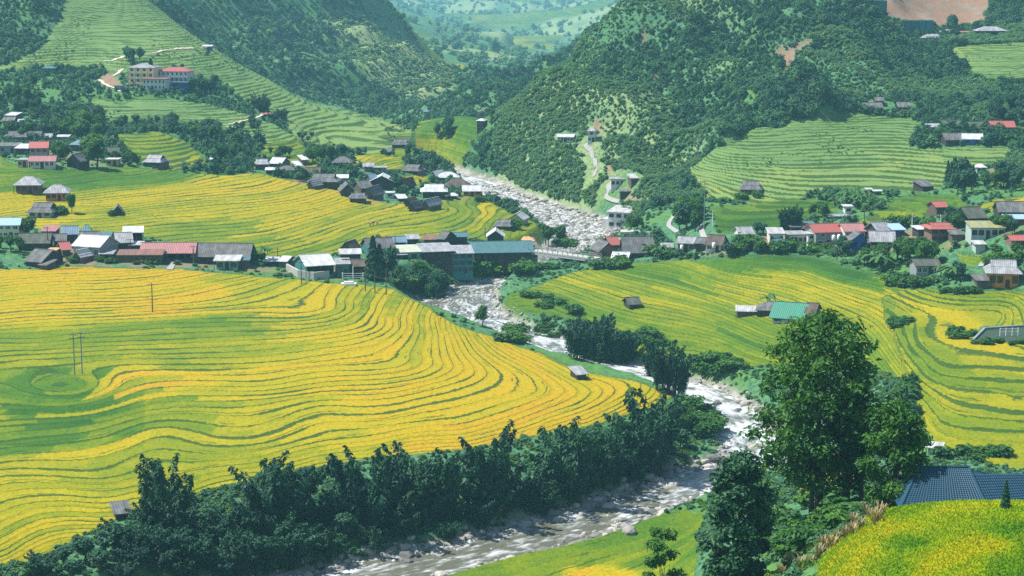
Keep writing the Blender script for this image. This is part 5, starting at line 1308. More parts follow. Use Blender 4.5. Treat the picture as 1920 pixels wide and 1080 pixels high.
# ------------------------------------------------------------------ bridge
def bridge():
    x0, y0, z0 = PZ(996, 468, 12.2); x1, y1, z1 = PZ(1112, 484, 12.0)
    dx, dy = x1 - x0, y1 - y0; L = math.hypot(dx, dy); a = math.atan2(dy, dx)
    root = empty("bridge", ((x0 + x1) / 2, (y0 + y1) / 2, z0), a, "narrow grey concrete bridge on one pier crossing the river", "bridge")
    h = L / 2 + 1.5
    m = MB(); m.box(-h, h, -1.9, 1.9, -.35, 0); m.build("deck", M_CONC, root)
    m = MB(); m.box(-h, h, -1.85, -1.55, -.95, -.36); m.box(-h, h, 1.55, 1.85, -.95, -.36); m.build("girder", M_CONC, root)
    for s in (-1.8, 1.8):
        rr = empty("railing", (0, s, 0)); rr.parent = root
        m = MB(); m.box(-h, h, -.05, .05, 1.0, 1.1); m.box(-h, h, -.04, .04, .5, .57); 
        m2 = m.mesh("rail", WM["grey"]); link_mesh("rail", m2, rr)
        n = int(L / 1.6)
        for i in range(n + 1):
            q = MB(); q.box(-.07, .07, -.07, .07, 0, 1.15); o = q.build("railing_post", WM["grey"], rr); o.location = (-h + i * 2 * h / n, 0, 0)
    px = PZ(1053, 500, 6)[0]
    m = MB(); m.box(-.55, .55, -1.6, 1.6, -8, -.96); o = m.build("pier", M_CONC, root); o.location = ((px - (x0 + x1) / 2), 0, 0)
    for s in (-1, 1): m = MB(); m.box(s * h - .6, s * h + .6, -1.6, 1.6, -5, -.4); m.build("abutment", M_CONC, root)
bridge()
# ------------------------------------------------------------------ stone base wall, white frame, poles, pond
def wallrun(pts, h, t, mat, name, label, cat):
    P = [ground(u, v) for u, v in pts]; m = MB(); x0, y0, z0 = P[0]
    for (ax, ay, az), (bx, by, bz) in zip(P[:-1], P[1:]):
        d = Vector((bx - ax, by - ay, 0)); n = Vector((-d.y, d.x, 0)).normalized() * t / 2
        q = [(ax - n.x, ay - n.y), (bx - n.x, by - n.y), (bx + n.x, by + n.y), (ax + n.x, ay + n.y)]
        m.add([(p[0] - x0, p[1] - y0, (az if i in (0, 3) else bz) - 1 - z0) for i, p in enumerate(q)] + [(p[0] - x0, p[1] - y0, (az if i in (0, 3) else bz) + h - z0) for i, p in enumerate(q)],
              [(3,2,1,0),(4,5,6,7),(0,1,5,4),(1,2,6,5),(2,3,7,6),(3,0,4,7)])
    o = m.build(name, mat); o.location = (x0, y0, z0); return tag(o, label, cat)
wallrun([(538,508),(560,520),(590,524),(617,521)], 1.9, .5, M_CONC, "stone_wall", "pale stone base wall under the white roofed hall", "wall")
wallrun([(1130,448),(1155,452),(1180,450)], 1.0, .5, M_CONC, "retaining_wall", "low pale retaining wall below the cream white hall", "wall")
wallrun([(683,322),(720,324),(752,323)], 1.2, .3, WM["grey"], "field_wall", "grey wall behind the middle village houses", "wall")
def white_frame():
    x, y, z = ground(662, 530); k = y / F; root = empty("fence", (x, y, z), 0, "white painted open frame fence before the brown tiled house", "fence")
    for px in (-20, 0, 19):
        m = MB(); m.box(-.13, .13, -.13, .13, -1, (2.6 if px else 4.2)); o = m.build("post", M_WHITE, root); o.location = (px * k, 0, 0)
    for zz in (1.3, 1.75, 2.35):
        m = MB(); m.box(-20 * k, 19 * k, -.2, -.133, zz, zz + .14); m.build("rail", M_WHITE, root)
    x, y, z = ground(655, 533); m = MB(); m.box(-1.9, 1.9, -1, 1, -.3, .55); m.box(-1.2, 1.2, -.7, .7, .553, 1.0); o = m.build("tarp_pile", M_WHITE); o.location = (x, y - 1.5, z); tag(o, "white tarpaulin covered heap beside the white frame fence", "tarp")
white_frame()
def pole(u, v, hpx, label, arms=1, twin=False, mat=None, thick=.13):
    x, y, z = ground(u, v); h = hpx * y / F
    root = empty("utility_pole", (x, y, z), random.uniform(-.4, .4), label, "pole", "poles standing in the valley")
    m = MB(); m.tube([(0, 0, -1), (0, 0, h * .5), (0, 0, h)], [thick * 1.15, thick, thick * .75], 7); m.build("shaft", mat or WM["wood"], root)
    for i in range(arms):
        q = MB(); q.box(-.9, .9, -.06, .06, h - .45 - i * .8, h - .33 - i * .8); c = q.build("crossarm", WM["wood"], root)
        s = MB()
        for px in (-.8, 0.35, .8): s.tube([(px, 0, h - .33 - i * .8), (px, 0, h - .13 - i * .8)], [.06, .04], 5)
        s.build("insulator", M_WHITE, c)
    return root
pole(286,585,56,"lone dark utility pole in the middle of the golden left field")
pole(140,703,82,"left one of two tall poles standing together in the left field",2,mat=WM["grey"])
pole(154,701,82,"right one of two tall poles standing together in the left field",2,mat=WM["grey"])
pole(685,546,44,"left one of three slim poles under the tall riverside trees",0)
pole(703,549,44,"middle one of three slim poles under the tall riverside trees",0)
pole(724,552,46,"right one of three slim poles under the tall riverside trees",0)
pole(565,532,44,"pole before the bright white roofed hall")
pole(521,490,26,"short pole between the palm tree and the white hall")
pole(90,468,44,"pole rising behind the mossy roofed house, left village")
pole(363,497,38,"pole between the dull red hall and the dark grey hall")
pole(245,480,34,"pole beside the raised white roof shed")
pole(741,470,30,"pole above the cream roof in the riverside row")
pole(910,446,20,"pole behind the largest teal hall")
pole(1002,470,36,"pole at the left bridge head")
pole(1225,462,30,"pole beside the pink tank right of the steep grey roof")
pole(1320,432,96,"tallest pale pole at the foot of the right slope",2,mat=WM["grey"],thick=.10)
pole(1336,425,30,"short pale pole right of the tallest pale pole",1,mat=M_WHITE)
pole(1308,318,60,"tall thin pole in the woods left of the right terraces",1,mat=WM["grey"],thick=.08)
pole(1569,488,24,"small pole at the field edge below the tall red roofed house")
pole(1664,438,26,"pole behind the tall grey ridge roof",1,mat=M_WHITE)
pole(1710,430,30,"pole above the light blue roof in the right village",1,mat=M_WHITE)
pole(1620,432,40,"slim pole at the left foot of the stepped green field",1)
pole(1763,440,38,"pole above the red roofed house with white panel",1,mat=M_WHITE)
pole(475,326,14,"tiny pole at the left of the middle village")
pole(163,106,16,"tiny pole on the terraced ridge above the school")
def pond():
    zc = POND_Z - .32
    P = [PZ(u, v, zc) for u, v in [(1824,640),(1846,618),(1918,613),(1978,613),(1980,637),(1900,640)]]
    me = bpy.data.meshes.new("pond"); me.from_pydata(P, [], [tuple(range(len(P)))]); g = NG("still pond water"); n = g.noise(g.coord("Object"), 1.2, 3)
    me.materials.append(g.surf(g.bsdf((.045, .070, .045), .5, g.bump(n, .3, .1), .06))); tag(link_mesh("pond", me), "small dark fish pond at the right edge", kind="structure")
    m = MB(); 
    for a, b in zip(P[:4], P[1:5]):
        d = Vector(b) - Vector(a); n = Vector((-d.y, d.x, 0)).normalized() * .22
        q = [(a[0] - n.x, a[1] - n.y), (b[0] - n.x, b[1] - n.y), (b[0] + n.x, b[1] + n.y), (a[0] + n.x, a[1] + n.y)]
        m.add([(*p, zc - 1.0) for p in q] + [(*p, zc + .45) for p in q], [(3,2,1,0),(4,5,6,7),(0,1,5,4),(1,2,6,5),(2,3,7,6),(3,0,4,7)])
    tag(m.build("pond_wall", WM["grey"]), "low grey wall around the fish pond", "wall")
    root = empty("fence", PZ(1892, 628, zc + .2), .15, "white open frame standing in the fish pond", "fence")
    for px in (-2, -.7, .7, 2): q = MB(); q.box(px - .07, px + .07, -.07, .07, -1, 1.5); q.build("post", M_WHITE, root)
    for zz in (.7, 1.3): q = MB(); q.box(-2, 2, -.14, -.073, zz, zz + .1); q.build("rail", M_WHITE, root)
pond()
# ------------------------------------------------------------------ roads and tracks, draped on the ground
def road(pts, w, mat, label, name="road", lift=.25, n=8):
    G = np.array([ground(u, v) for u, v in pts]); R = catmull(G, n)
    V = []; Fq = []
    for i, r in enumerate(R):
        d = R[min(i + 1, len(R) - 1), :2] - R[max(i - 1, 0), :2]; d = d / (np.linalg.norm(d) + 1e-9)
        for s in (-1, -.33, .33, 1):
            x = r[0] - d[1] * s * w / 2; y = r[1] + d[0] * s * w / 2; V.append((x, y, max(zat(x, y), r[2] - .3) + lift))
    for i in range(len(R) - 1):
        for q in range(3): a = i * 4 + q; Fq.append((a, a + 1, a + 5, a + 4))
    tag(link_mesh(name, np_mesh(name, V, Fq, [mat], True)), label, kind="structure")
gq = NG("pale concrete road"); M_ROAD = gq.surf(gq.bsdf(gq.mix(gq.noise(gq.coord("Object"), .8, 4), (.24, .235, .22), (.38, .37, .35)), .9, None, .15))
gq = NG("dirt track"); M_DIRT = gq.surf(gq.bsdf(gq.mix(gq.noise(gq.coord("Object"), .7, 4), (.46, .36, .27), (.62, .54, .44)), .9, None, .1))
road([(1096,272),(1102,280),(1110,292),(1116,306),(1117,320),(1113,332)], 1.3, M_ROAD, "pale concrete road curving down the right mountain")
road([(1139,346),(1141,358),(1136,370),(1148,377),(1160,380)], 1.3, M_ROAD, "lower bend of the pale road by the small white house")
road([(1266,394),(1262,408),(1254,424),(1270,436)], 1.3, M_ROAD, "pale road climbing right of the cream white hall")
road([(1308,412),(1314,428),(1320,446),(1332,452)], 1.4, M_ROAD, "pale path at the foot of the right slope", "path")
road([(186,150),(200,160),(218,166),(226,172)], 1.4, M_DIRT, "earth track left of the school", "path", .3)
road([(212,143),(224,136),(228,131)], 2.5, M_DIRT, "short earth track above the school", "path", .3)
road([(196,116),(215,112),(232,106)], 2.5, M_DIRT, "earth track across the ridge left of the dark trees", "path", .3)
road([(275,101),(300,97),(330,92),(360,91),(392,88),(440,88)], 1.4, M_DIRT, "earth track across the ridge above the school", "path", .3)
road([(428,234),(450,229),(475,222),(492,215)], 1.4, M_DIRT, "earth track on the flank of the school knoll", "path", .3)
road([(318,506),(325,490),(331,474)], 1.6, M_ROAD, "short pale path up to the dull red hall", "path", .15)
road([(1838,500),(1850,488),(1868,476)], 1.4, M_ROAD, "pale footpath above the orange timber house", "path", .15)
def dig_wall(u, v, wpx, hpx, label):
    x, y, z = ground(u, v); k = y / F; root = empty("retaining_wall", (x, y, z), .06, label, "wall")
    w = wpx * k / 2; h = hpx * k; m = MB(); m.box(-w, w, 0, .5, -2, h); m.build("wall", WM["teal"], root); m = MB(); m.box(-w - .1, w + .1, -.15, .6, h + .002, h + .25); m.build("coping", M_CONC, root)
    n = max(int(w / 1.6), 2)
    for i in range(n + 1): m = MB(); m.box(-w + i * 2 * w / n - .12, -w + i * 2 * w / n + .12, -.14, -.002, -2, h); m.build("buttress", WM["dark"], root)
dig_wall(1722, 66, 54, 27, "dark teal retaining wall under the dug brown earth, top right")
dig_wall(1640, 26, 44, 24, "dark teal retaining wall cut off by the top edge left of the dug earth")
def tank(u, v, vg, label):
    x, y, zg = ground(u, vg); z = PY(u, v, y)[2]; root = empty("water_tank", (x, y - .5, zg), 0, label, "water tank", "water tanks of the right village")
    h = max(z - zg, 1.0); m = MB(); m.tube([(0, 0, h), (0, 0, h + .15), (0, 0, h + 1.25), (0, 0, h + 1.45)], [.42, .5, .5, .2], 10); m.build("tank", M_WHITE, root, True)
    for sx in (-.35, .35):
        for sy in (-.35, .35): m = MB(); m.box(sx - .05, sx + .05, sy - .05, sy + .05, -.5, h); m.build("leg", WM["grey"], root)
tank(1562, 450, 464, "left one of two white water tanks by the tall red roofed house"); tank(1572, 449, 464, "right one of two white water tanks by the tall red roofed house"); tank(1338, 464, 474, "white water tank beside the brown gabled house, right village"); tank(1278, 468, 476, "white water tank beside the pale grey house by the bridge")
# ------------------------------------------------------------------ farmers
def person(u, v, h, yaw, coat, trousers, label, bend=0.0):
    x, y, z = ground(u, v); s = h / 1.7
    bm = bmesh.new(); J = {}
    def vt(n, p): J[n] = bm.verts.new(p); return J[n]
    b = bend
    P = {"pelvis": (0, 0, .92), "waist": (0, -.10 * b, 1.08), "chest": (0, -.42 * b, 1.32 - .12 * b), "neck": (0, -.56 * b, 1.46 - .26 * b), "head": (0, -.66 * b, 1.62 - .33 * b),
         "hl": (-.10, 0, .88), "hr": (.10, 0, .88), "kl": (-.13, -.05, .48), "kr": (.13, .04, .48), "fl": (-.15, .02, .06), "frr": (.16, .08, .06), "tl": (-.16, -.14, .03), "tr": (.17, -.07, .03),
         "sl": (-.19, -.46 * b, 1.40 - .20 * b), "sr": (.19, -.46 * b, 1.40 - .20 * b), "el": (-.27, -.50 * b - .05, 1.12 - .28 * b), "er": (.27, -.50 * b - .08, 1.12 - .28 * b), "wl": (-.25, -.55 * b - .18, .90 - .3 * b), "wr": (.22, -.58 * b - .22, .92 - .3 * b)}
    R = {"pelvis": .15, "waist": .14, "chest": .17, "neck": .065, "head": .115, "hl": .10, "hr": .10, "kl": .075, "kr": .075, "fl": .05, "frr": .05, "tl": .04, "tr": .04, "sl": .075, "sr": .075, "el": .055, "er": .055, "wl": .04, "wr": .04}
    E = [("pelvis","waist"),("waist","chest"),("chest","neck"),("neck","head"),("pelvis","hl"),("pelvis","hr"),("hl","kl"),("hr","kr"),("kl","fl"),("kr","frr"),("fl","tl"),("frr","tr"),("chest","sl"),("chest","sr"),("sl","el"),("sr","er"),("el","wl"),("er","wr")]
    names = list(P); me = bpy.data.meshes.new("body"); me.from_pydata([P[n] for n in names], [(names.index(a), names.index(c)) for a, c in E], [])
    ob = bpy.data.objects.new("body_rig", me); COL.objects.link(ob)
    md = ob.modifiers.new("skin", 'SKIN'); sd = ob.modifiers.new("sub", 'SUBSURF'); sd.levels = sd.render_levels = 1
    for i, n in enumerate(names): me.skin_vertices[0].data[i].radius = (R[n], R[n])
    me.skin_vertices[0].data[0].use_root = True
    dg = bpy.context.evaluated_depsgraph_get(); ev = ob.evaluated_get(dg); m2 = bpy.data.meshes.new_from_object(ev); bpy.data.objects.remove(ob)
    def cm(nm, c):
        q = NG(nm); return q.surf(q.bsdf(c, .8, None, .1))
    m2.materials.clear(); m2.materials.append(cm("cloth coat", coat)); m2.materials.append(cm("cloth trousers", trousers)); m2.materials.append(cm("skin", (.42, .24, .16)))
    for p in m2.polygons:
        c = p.center; p.material_index = 2 if c.z > 1.50 - .30 * b else (1 if c.z < .92 else 0)
    root = empty("person", (x, y, z), yaw, label, "person"); root.scale = (s, s, s)
    link_mesh("body", m2, root)
    hat = MB(); hx = P["head"]; n = 12
    V = [(hx[0] + .26 * math.cos(6.283 * i / n), hx[1] + .26 * math.sin(6.283 * i / n), hx[2] + .04) for i in range(n)] + [(hx[0], hx[1], hx[2] + .22)]
    hat.add(V, [(i, (i + 1) % n, n) for i in range(n)] + [tuple(reversed(range(n)))]); hat.build("hat", WM["tan"], root)
person(694,425,1.7,.4,(.30,.07,.05),(.06,.05,.06),"stooping farmer in red jacket, leftmost in the yellow field clearing",.9)
person(700,424,1.7,-.5,(.22,.06,.06),(.05,.05,.06),"standing farmer in dark red jacket in the yellow field clearing",.1)
person(707,423,1.6,2.5,(.25,.09,.07),(.05,.04,.05),"bending farmer in brown red jacket, rightmost in the clearing",1.0)
# ------------------------------------------------------------------ single trees and clumps
def grow(kind, u, v, hpx, label, group, wide=1.0, jitter=0):
    x, y, z = ground(u, v); h = hpx * y / F
    return plant(kind, (x, y, z - .1), h, label, group, None, wide)
# the dark bamboo row on the near bank: foot pixel, height in px
ROW = [(312,985,128),(290,1000,110),(330,1000,112),(500,985,140),(545,990,132),(480,1010,120),(525,1015,125),(600,985,110),(630,970,140),(660,985,130),(690,990,150),(650,1015,115),(715,965,135),(745,985,125),(770,975,150),(795,980,120),(825,968,130),(760,1005,115),
       (850,975,105),(880,960,140),(915,955,150),(940,965,125),(900,985,120),(965,950,120),(990,945,115),(1025,930,128),(1050,925,140),(1075,935,110),(1010,960,110),(1100,915,108),(1125,905,118),(1150,900,112),(1175,890,128),(1205,880,140),(1225,872,130),(1190,905,110),(1250,850,118),(1275,840,90),(1215,850,118),(570,1030,100),(430,1000,95),(400,1015,85),(450,1030,90),(370,1030,80),(620,1040,95),(700,1030,95),(840,1010,90)]
TALL = (312, 500, 545, 640, 690, 770, 825, 915, 1050, 1125, 1205, 1225)
ORD = ("first", "second", "third", "fourth", "fifth", "sixth", "seventh", "eighth", "ninth", "tenth", "eleventh", "twelfth")
TALL_LABEL = {u: "%s tall dark bamboo plume from the left in the near river bank row" % ORD[i] for i, u in enumerate(TALL)}
TALL_LABEL[312] = "tall dark bamboo standing apart at the left end of the near bank row"
for u, v, h in ROW:
    if min(abs(u - t_) for t_ in TALL) < 8: grow("bamboo", u, v, h * random.uniform(1.0, 1.15), TALL_LABEL[min(TALL, key=lambda t_: abs(u - t_))], "bamboo row on the near river bank", random.uniform(.85, 1.1))
    else: grow(random.choice(("bamboo", "bamboo", "bamboo", "dark")), u, v, h * random.uniform(.42, .72), "lower dark clump filling the row along the near river bank", "low clumps of the near bank row", random.uniform(1.15, 1.5))
for u, v, h in [(1085,672,82),(1105,676,86),(1128,682,92),(1150,686,84),(1170,680,70),(1115,668,90)]: grow("bamboo", u, v, h, "dark bamboo clump on the far river bank left of the tall pair", "bamboo group across the river", .95)
grow("bamboo", 1240, 730, 112, "tall dark bamboo, taller left one of the pair across the river", None, .72); grow("bamboo", 1270, 740, 92, "dark bamboo, shorter right one of the pair across the river", None, .72)
grow("bamboo", 1228, 712, 70, "small bamboo behind the tall dark pair across the river", None, .8)
def clump(u0, v0, ru, rv, n, kind, h0, h1, label, group, wide=1.0):
    for i in range(n):
        a = random.uniform(0, 6.283); r = math.sqrt(random.random())
        k = kind if isinstance(kind, str) else random.choice(kind)
        grow(k, u0 + ru * r * math.cos(a), v0 + rv * r * math.sin(a), random.uniform(h0, h1), label, group, wide * random.uniform(.85, 1.2))
for u, v, h in [(120,1062,50),(160,1052,56),(200,1040,60),(240,1030,66),(280,1035,60),(320,1040,66),(250,1060,50),(190,1072,50),(300,1070,56),(360,1060,66),(410,1060,70),(460,1065,70),(500,1060,80),(540,1055,84),(430,1085,60),(350,1085,60),(80,1080,50),(140,1090,50),(230,1092,56)]:
    grow("dark" if random.random() < .2 else "bamboo", u, v, h, "dark shrubby tree on the shaded bank at the lower left", "shrubby trees on the lower left bank", 1.5)
# riverside below the row of houses
grow("spire", 700, 524, 84, "tall slim dark tree, left one before the riverside row", None, 1.3); grow("spire", 712, 525, 70, "second slim dark tree before the riverside row", None, 1.4); grow("dark", 728, 528, 74, "tall dark rounded tree, right of the slim pair before the riverside row", None, .8)
clump(775,540,32,14,9,["broad","dark"],34,58,"green tree on the bank below the riverside houses","trees below the riverside houses")
clump(812,556,22,16,8,["dark","broad"],34,56,"dark tree leaning to the water below the riverside houses","trees leaning to the river below the houses")
clump(800,535,60,10,14,"bush",18,30,"bush at the foot of the riverside stilt houses","bushes under the stilt houses",1.4)
clump(930,512,70,7,20,"bush",18,28,"bush on the shady bank under the largest teal hall","bushes under the teal hall",1.3)
clump(1035,503,36,4,6,"bush",9,15,"bush on the far bank under the bridge","bushes under the bridge",1.3)
clump(1036,462,16,6,4,"broad",34,50,"green tree between the bridge and the stony river","trees beside the bridge head"); clump(1052,466,14,5,5,"bush",16,24,"bush between the bridge and the stony river","bushes beside the bridge head",1.3)
grow("broad", 905, 612, 46, "dark green tree standing at the water's edge on the right bank", None, .9)
clump(985,632,60,14,16,"bush",12,22,"bush on the right river bank above the white water","bushes on the right river bank",1.3); clump(1000,570,60,14,9,"bush",8,16,"low bush among the terraces at the river bend","bushes among the bend terraces",1.4)
clump(1080,588,8,3,2,"bush",18,22,"round bush on the terrace above the river bend","round bushes on the bend terrace",1.3)
clump(1190,640,60,16,16,"bush",12,24,"bush on the slope behind the dark bamboo group","bushes behind the bamboo group",1.4)
clump(1330,690,70,14,22,"bush",14,26,"bush on the right bank above the broad river bend","bushes above the broad bend",1.4)
clump(1310,790,36,30,18,"bush",20,34,"bright bush on the tip of the golden field promontory","bushes on the promontory tip",1.3)
clump(1275,800,25,16,6,"broad",40,62,"leafy tree at the right end of the bamboo row","trees ending the bamboo row")
# left village and field trees
grow("broad", 52, 446, 44, "round dark tree beside the pale blue roof at the left edge", None, 1.3); clump(18,468,26,10,5,"broad",24,36,"tree in front of the cream house at the left edge","trees at the left village edge"); clump(120,490,30,4,6,"bush",10,16,"garden bush between hut and red shed, left village","garden bushes of the left village",1.3)
clump(290,496,60,3,8,"bush",7,11,"hedge bush before the rusty brown shed","hedge bushes before the rusty shed",1.4); clump(205,492,20,3,5,"bush",8,14,"garden bush before the big white roofed building","bushes before the white roofed building",1.2)
grow("banana", 497, 494, 44, "tall palm like tree beside the long dark grey hall", None, .8); clump(482,494,10,4,4,"broad",20,32,"small tree at the right end of the long dark hall","trees at the dark hall's end"); grow("dark", 709, 462, 26, "round dark tree on the slate roofs' back side, riverside row", None, 1.2)
grow("light", 135, 400, 40, "slim light green tree right of the low farmhouse in yellow field", None, .7); clump(115,402,16,3,5,"bush",10,18,"bush right of the low farmhouse in the yellow field","bushes by the low farmhouse"); clump(205,404,8,2,2,"bush",10,12,"bush beside the small hut alone in the yellow field","bushes by the lone hut")
grow("broad", 182, 316, 62, "largest round tree in the upper left hamlet", None, 1.15); grow("light", 175, 300, 55, "light green tree behind the largest round hamlet tree", None, 1.1)
clump(110,300,16,10,5,"broad",27,36,"leafy tree right of the red roofed hamlet houses","trees beside the red roofed houses"); clump(235,306,22,8,6,"broad",19,30,"tree between the mottled house and the pale hip roof","trees right of the hamlet"); clump(60,256,60,10,14,["broad","dark"],25,37,"tree in the wood behind the upper left hamlet","trees behind the hamlet"); clump(150,252,40,14,14,["broad","light"],28,41,"tree in the wood right of the upper left hamlet","trees right of the hamlet wood")
clump(280,238,55,6,9,"dark",19,28,"dark tree in the belt above the small stepped hill","tree belt above the small hill"); clump(320,246,20,8,5,"dark",27,37,"dark tree at the right of the belt above the small hill","right trees above the small hill")
clump(385,262,22,16,9,["dark","broad"],27,41,"tree on the slope right of the small stepped hill","trees right of the small hill"); clump(440,284,30,14,10,["dark","broad"],25,38,"tree at the foot of the school knoll","trees at the knoll foot"); clump(470,240,22,8,7,"dark",15,24,"dark tree below the knoll track","trees below the knoll track"); grow("broad", 412, 306, 40, "round green tree beside the tiny white shed", None, 1.2); clump(520,296,26,10,8,["dark","broad"],16,25,"tree behind the left end of the middle village","trees behind the middle village end")
clump(385,176,32,6,8,"dark",25,37,"dark tree in the clump right of the school","trees right of the school"); clump(488,206,12,7,4,"bamboo",25,33,"dark bamboo on the ridge end right of the knoll","bamboo on the knoll end",1.0); clump(520,226,10,7,3,"bamboo",22,30,"dark bamboo at the knoll's right shoulder","bamboo at the knoll shoulder",1.0); clump(575,262,16,6,5,"dark",10,19,"dark bush tree on the lower ridge","trees on the lower ridge"); grow("spire", 284, 158, 48, "dark conifer between the two school blocks", None, 1.3); clump(250,118,14,10,6,["dark","spire"],25,38,"dark tree in the clump above the school","trees above the school"); clump(330,134,18,4,4,"dark",10,16,"dark tree behind the red roofed school wing","trees behind the school wing")
clump(40,190,45,26,18,["dark","broad"],21,33,"tree in the wood at the left edge under the ridge","trees in the left edge wood"); clump(130,140,40,8,8,["dark","broad"],13,22,"tree beside the teal house on the left hill","trees by the teal house"); clump(165,222,30,10,10,["dark","broad"],19,30,"tree on the slope below the school annexe","trees below the annexe")
# middle village trees
clump(600,305,26,8,8,["broad","light"],22,33,"leafy tree behind the broad slate house","trees behind the broad slate house"); grow("dark", 641, 300, 34, "large dark tree above the dark hip roofed house", None, 1.2); clump(640,330,40,10,16,["broad","dark"],13,22,"tree among the roofs of the middle village","trees among the middle village"); clump(575,340,20,5,6,"broad",12,19,"tree left of the broad slate house","trees left of the broad slate house"); clump(742,352,10,8,4,"dark",19,30,"dark tree right of the white roofed open house","trees right of the white open house"); clump(790,362,18,6,6,"broad",13,21,"tree left of the white porch house","trees by the porch house"); clump(730,292,18,3,4,"dark",10,18,"dark tree by the pale gabled hut in upper valley","trees by the pale gabled hut"); grow("dark", 764, 300, 34, "slim dark tree in the upper valley field", None, .7); clump(905,376,12,4,4,"bush",7,13,"bush right of the tan orange house by the river","bushes by the tan house"); grow("bush", 966, 430, 22, "round bush between the two huts near the stony river", None, 1.2)
clump(830,254,18,10,6,"dark",24,40,"dark tree in the field of the valley mouth","trees in the valley mouth field"); grow("dark", 640, 298, 30, "second dark tree above the dark hip roofed house", None, 1.0)
# right bank villages
clump(1140,500,34,6,10,"bush",12,22,"bush before the grey gabled house at the bridge","bushes before the bridge house",1.2); clump(1235,478,22,4,7,["banana","bush"],16,26,"banana plant or bush right of the big steep roof","plants right of the steep roof"); clump(1270,482,30,3,6,"bush",10,18,"bush along the field edge below the pale grey house","bushes below the pale grey house",1.2)
clump(1186,434,10,5,3,"broad",30,42,"tree before the cream white hall","trees before the cream hall"); clump(1290,420,26,18,12,["dark","broad"],34,56,"tree right of the road by the cream white hall","trees right of the hall road")
grow("dark", 1366, 482, 30, "round dark bush tree at the field edge, right village", None, 1.4); clump(1400,470,36,8,10,["light","bush"],16,30,"light green bush around the white walled house","bushes around the white walled house",1.2); clump(1500,470,60,5,14,"bush",12,22,"bush at the field edge below the flat white house","bushes below the flat white house",1.2)
clump(1487,432,16,3,4,"bamboo",44,54,"dark bamboo on the garden slope above the village","bamboo on the garden slope",.8); clump(1430,440,14,3,3,"dark",22,30,"dark tree left of the garden slope bamboo","trees left of the slope bamboo")
clump(1590,380,46,14,22,"banana",20,30,"banana plant in the grove above the netted garden","banana grove on the right slope"); clump(1535,405,14,8,6,"broad",20,30,"tree at the left of the banana grove","trees left of the banana grove")
clump(1575,474,22,8,6,"dark",24,36,"tree before the tall red roofed house","trees before the red roofed house"); clump(1650,495,34,12,14,["banana","broad"],26,40,"plant in the dense green below the low wide grey roof","green below the wide grey roof"); clump(1720,492,40,10,10,["light","broad"],44,64,"light leafy tree above the old stone house","trees above the stone house"); clump(1790,520,30,6,8,["banana","dark"],26,36,"dense plant right of the old stone house","plants right of the stone house"); clump(1700,535,40,6,12,"bush",14,24,"bush under the old stone house","bushes under the stone house",1.3); clump(1800,548,36,4,8,"bush",10,18,"bush on the bank left of the orange timber house","bushes left of the orange house",1.3)
clump(1790,424,20,12,9,["dark","broad"],28,44,"tree between the red upper roof and the mossy ridge","trees by the mossy ridge roof"); clump(1700,430,34,6,9,["dark","bush"],18,30,"dark tree in the strip below the stepped green field","strip below the stepped field"); clump(1880,436,30,8,8,["broad","dark"],26,38,"tree around the long pale tin shed","trees around the tin shed"); clump(1880,490,36,14,12,["light","bush"],18,30,"pale green shrub above the orange timber house","shrubs above the orange house",1.2)
clump(1800,350,26,16,12,["dark","spire"],36,56,"dark tree around the small white hut, right slope","dark trees on the right slope"); clump(1880,350,40,18,14,["dark","broad"],28,44,"tree right of the small white hut, right slope","right trees of the slope"); clump(1760,268,26,8,8,"broad",16,26,"tree left of the right slope hamlet","trees left of the slope hamlet"); clump(1880,264,36,5,8,"bush",12,20,"bush in front of the right slope hamlet","bushes before the slope hamlet",1.2); clump(1900,225,60,14,16,"dark",32,48,"dark tree in the wood above the right slope hamlet","wood above the slope hamlet"); clump(1410,372,34,4,7,"bush",10,16,"bush around the house alone in the right terraces","bushes round the lone terrace house",1.2)
clump(1780,58,16,8,6,"dark",22,34,"dark tree beside the dug earth, top right","trees by the dug earth"); clump(1440,578,1,1,1,"banana",34,34,"palm like banana plant beside the green farmhouse",None); clump(1480,604,34,4,6,"bush",10,16,"hedge bush before the dark wing of the green farmhouse","hedge of the green farmhouse",1.3); grow("dark", 1508, 616, 26, "dark bush tree at the corner of the green farmhouse", None, 1.0); clump(1690,610,26,14,6,"bush",10,16,"bush in the gully of the right terraces","bushes in the terrace gully",1.5); clump(1800,630,30,8,7,"bush",12,20,"bush beside the fish pond","bushes beside the pond",1.4)
clump(1870,645,46,4,9,"bush",8,14,"low bush along the near edge of the fish pond","bushes at the pond edge",1.4)
clump(1704,770,12,55,10,["bush","dark"],20,32,"bush behind the great tree on the right","bushes behind the great tree",1.2); clump(1830,855,60,10,10,"bush",14,26,"bush behind the blue tiled house","bushes behind the blue tiled house",1.4); grow("spire", 1698, 790, 70, "thin dark conifer right of the great tree", None, .8)

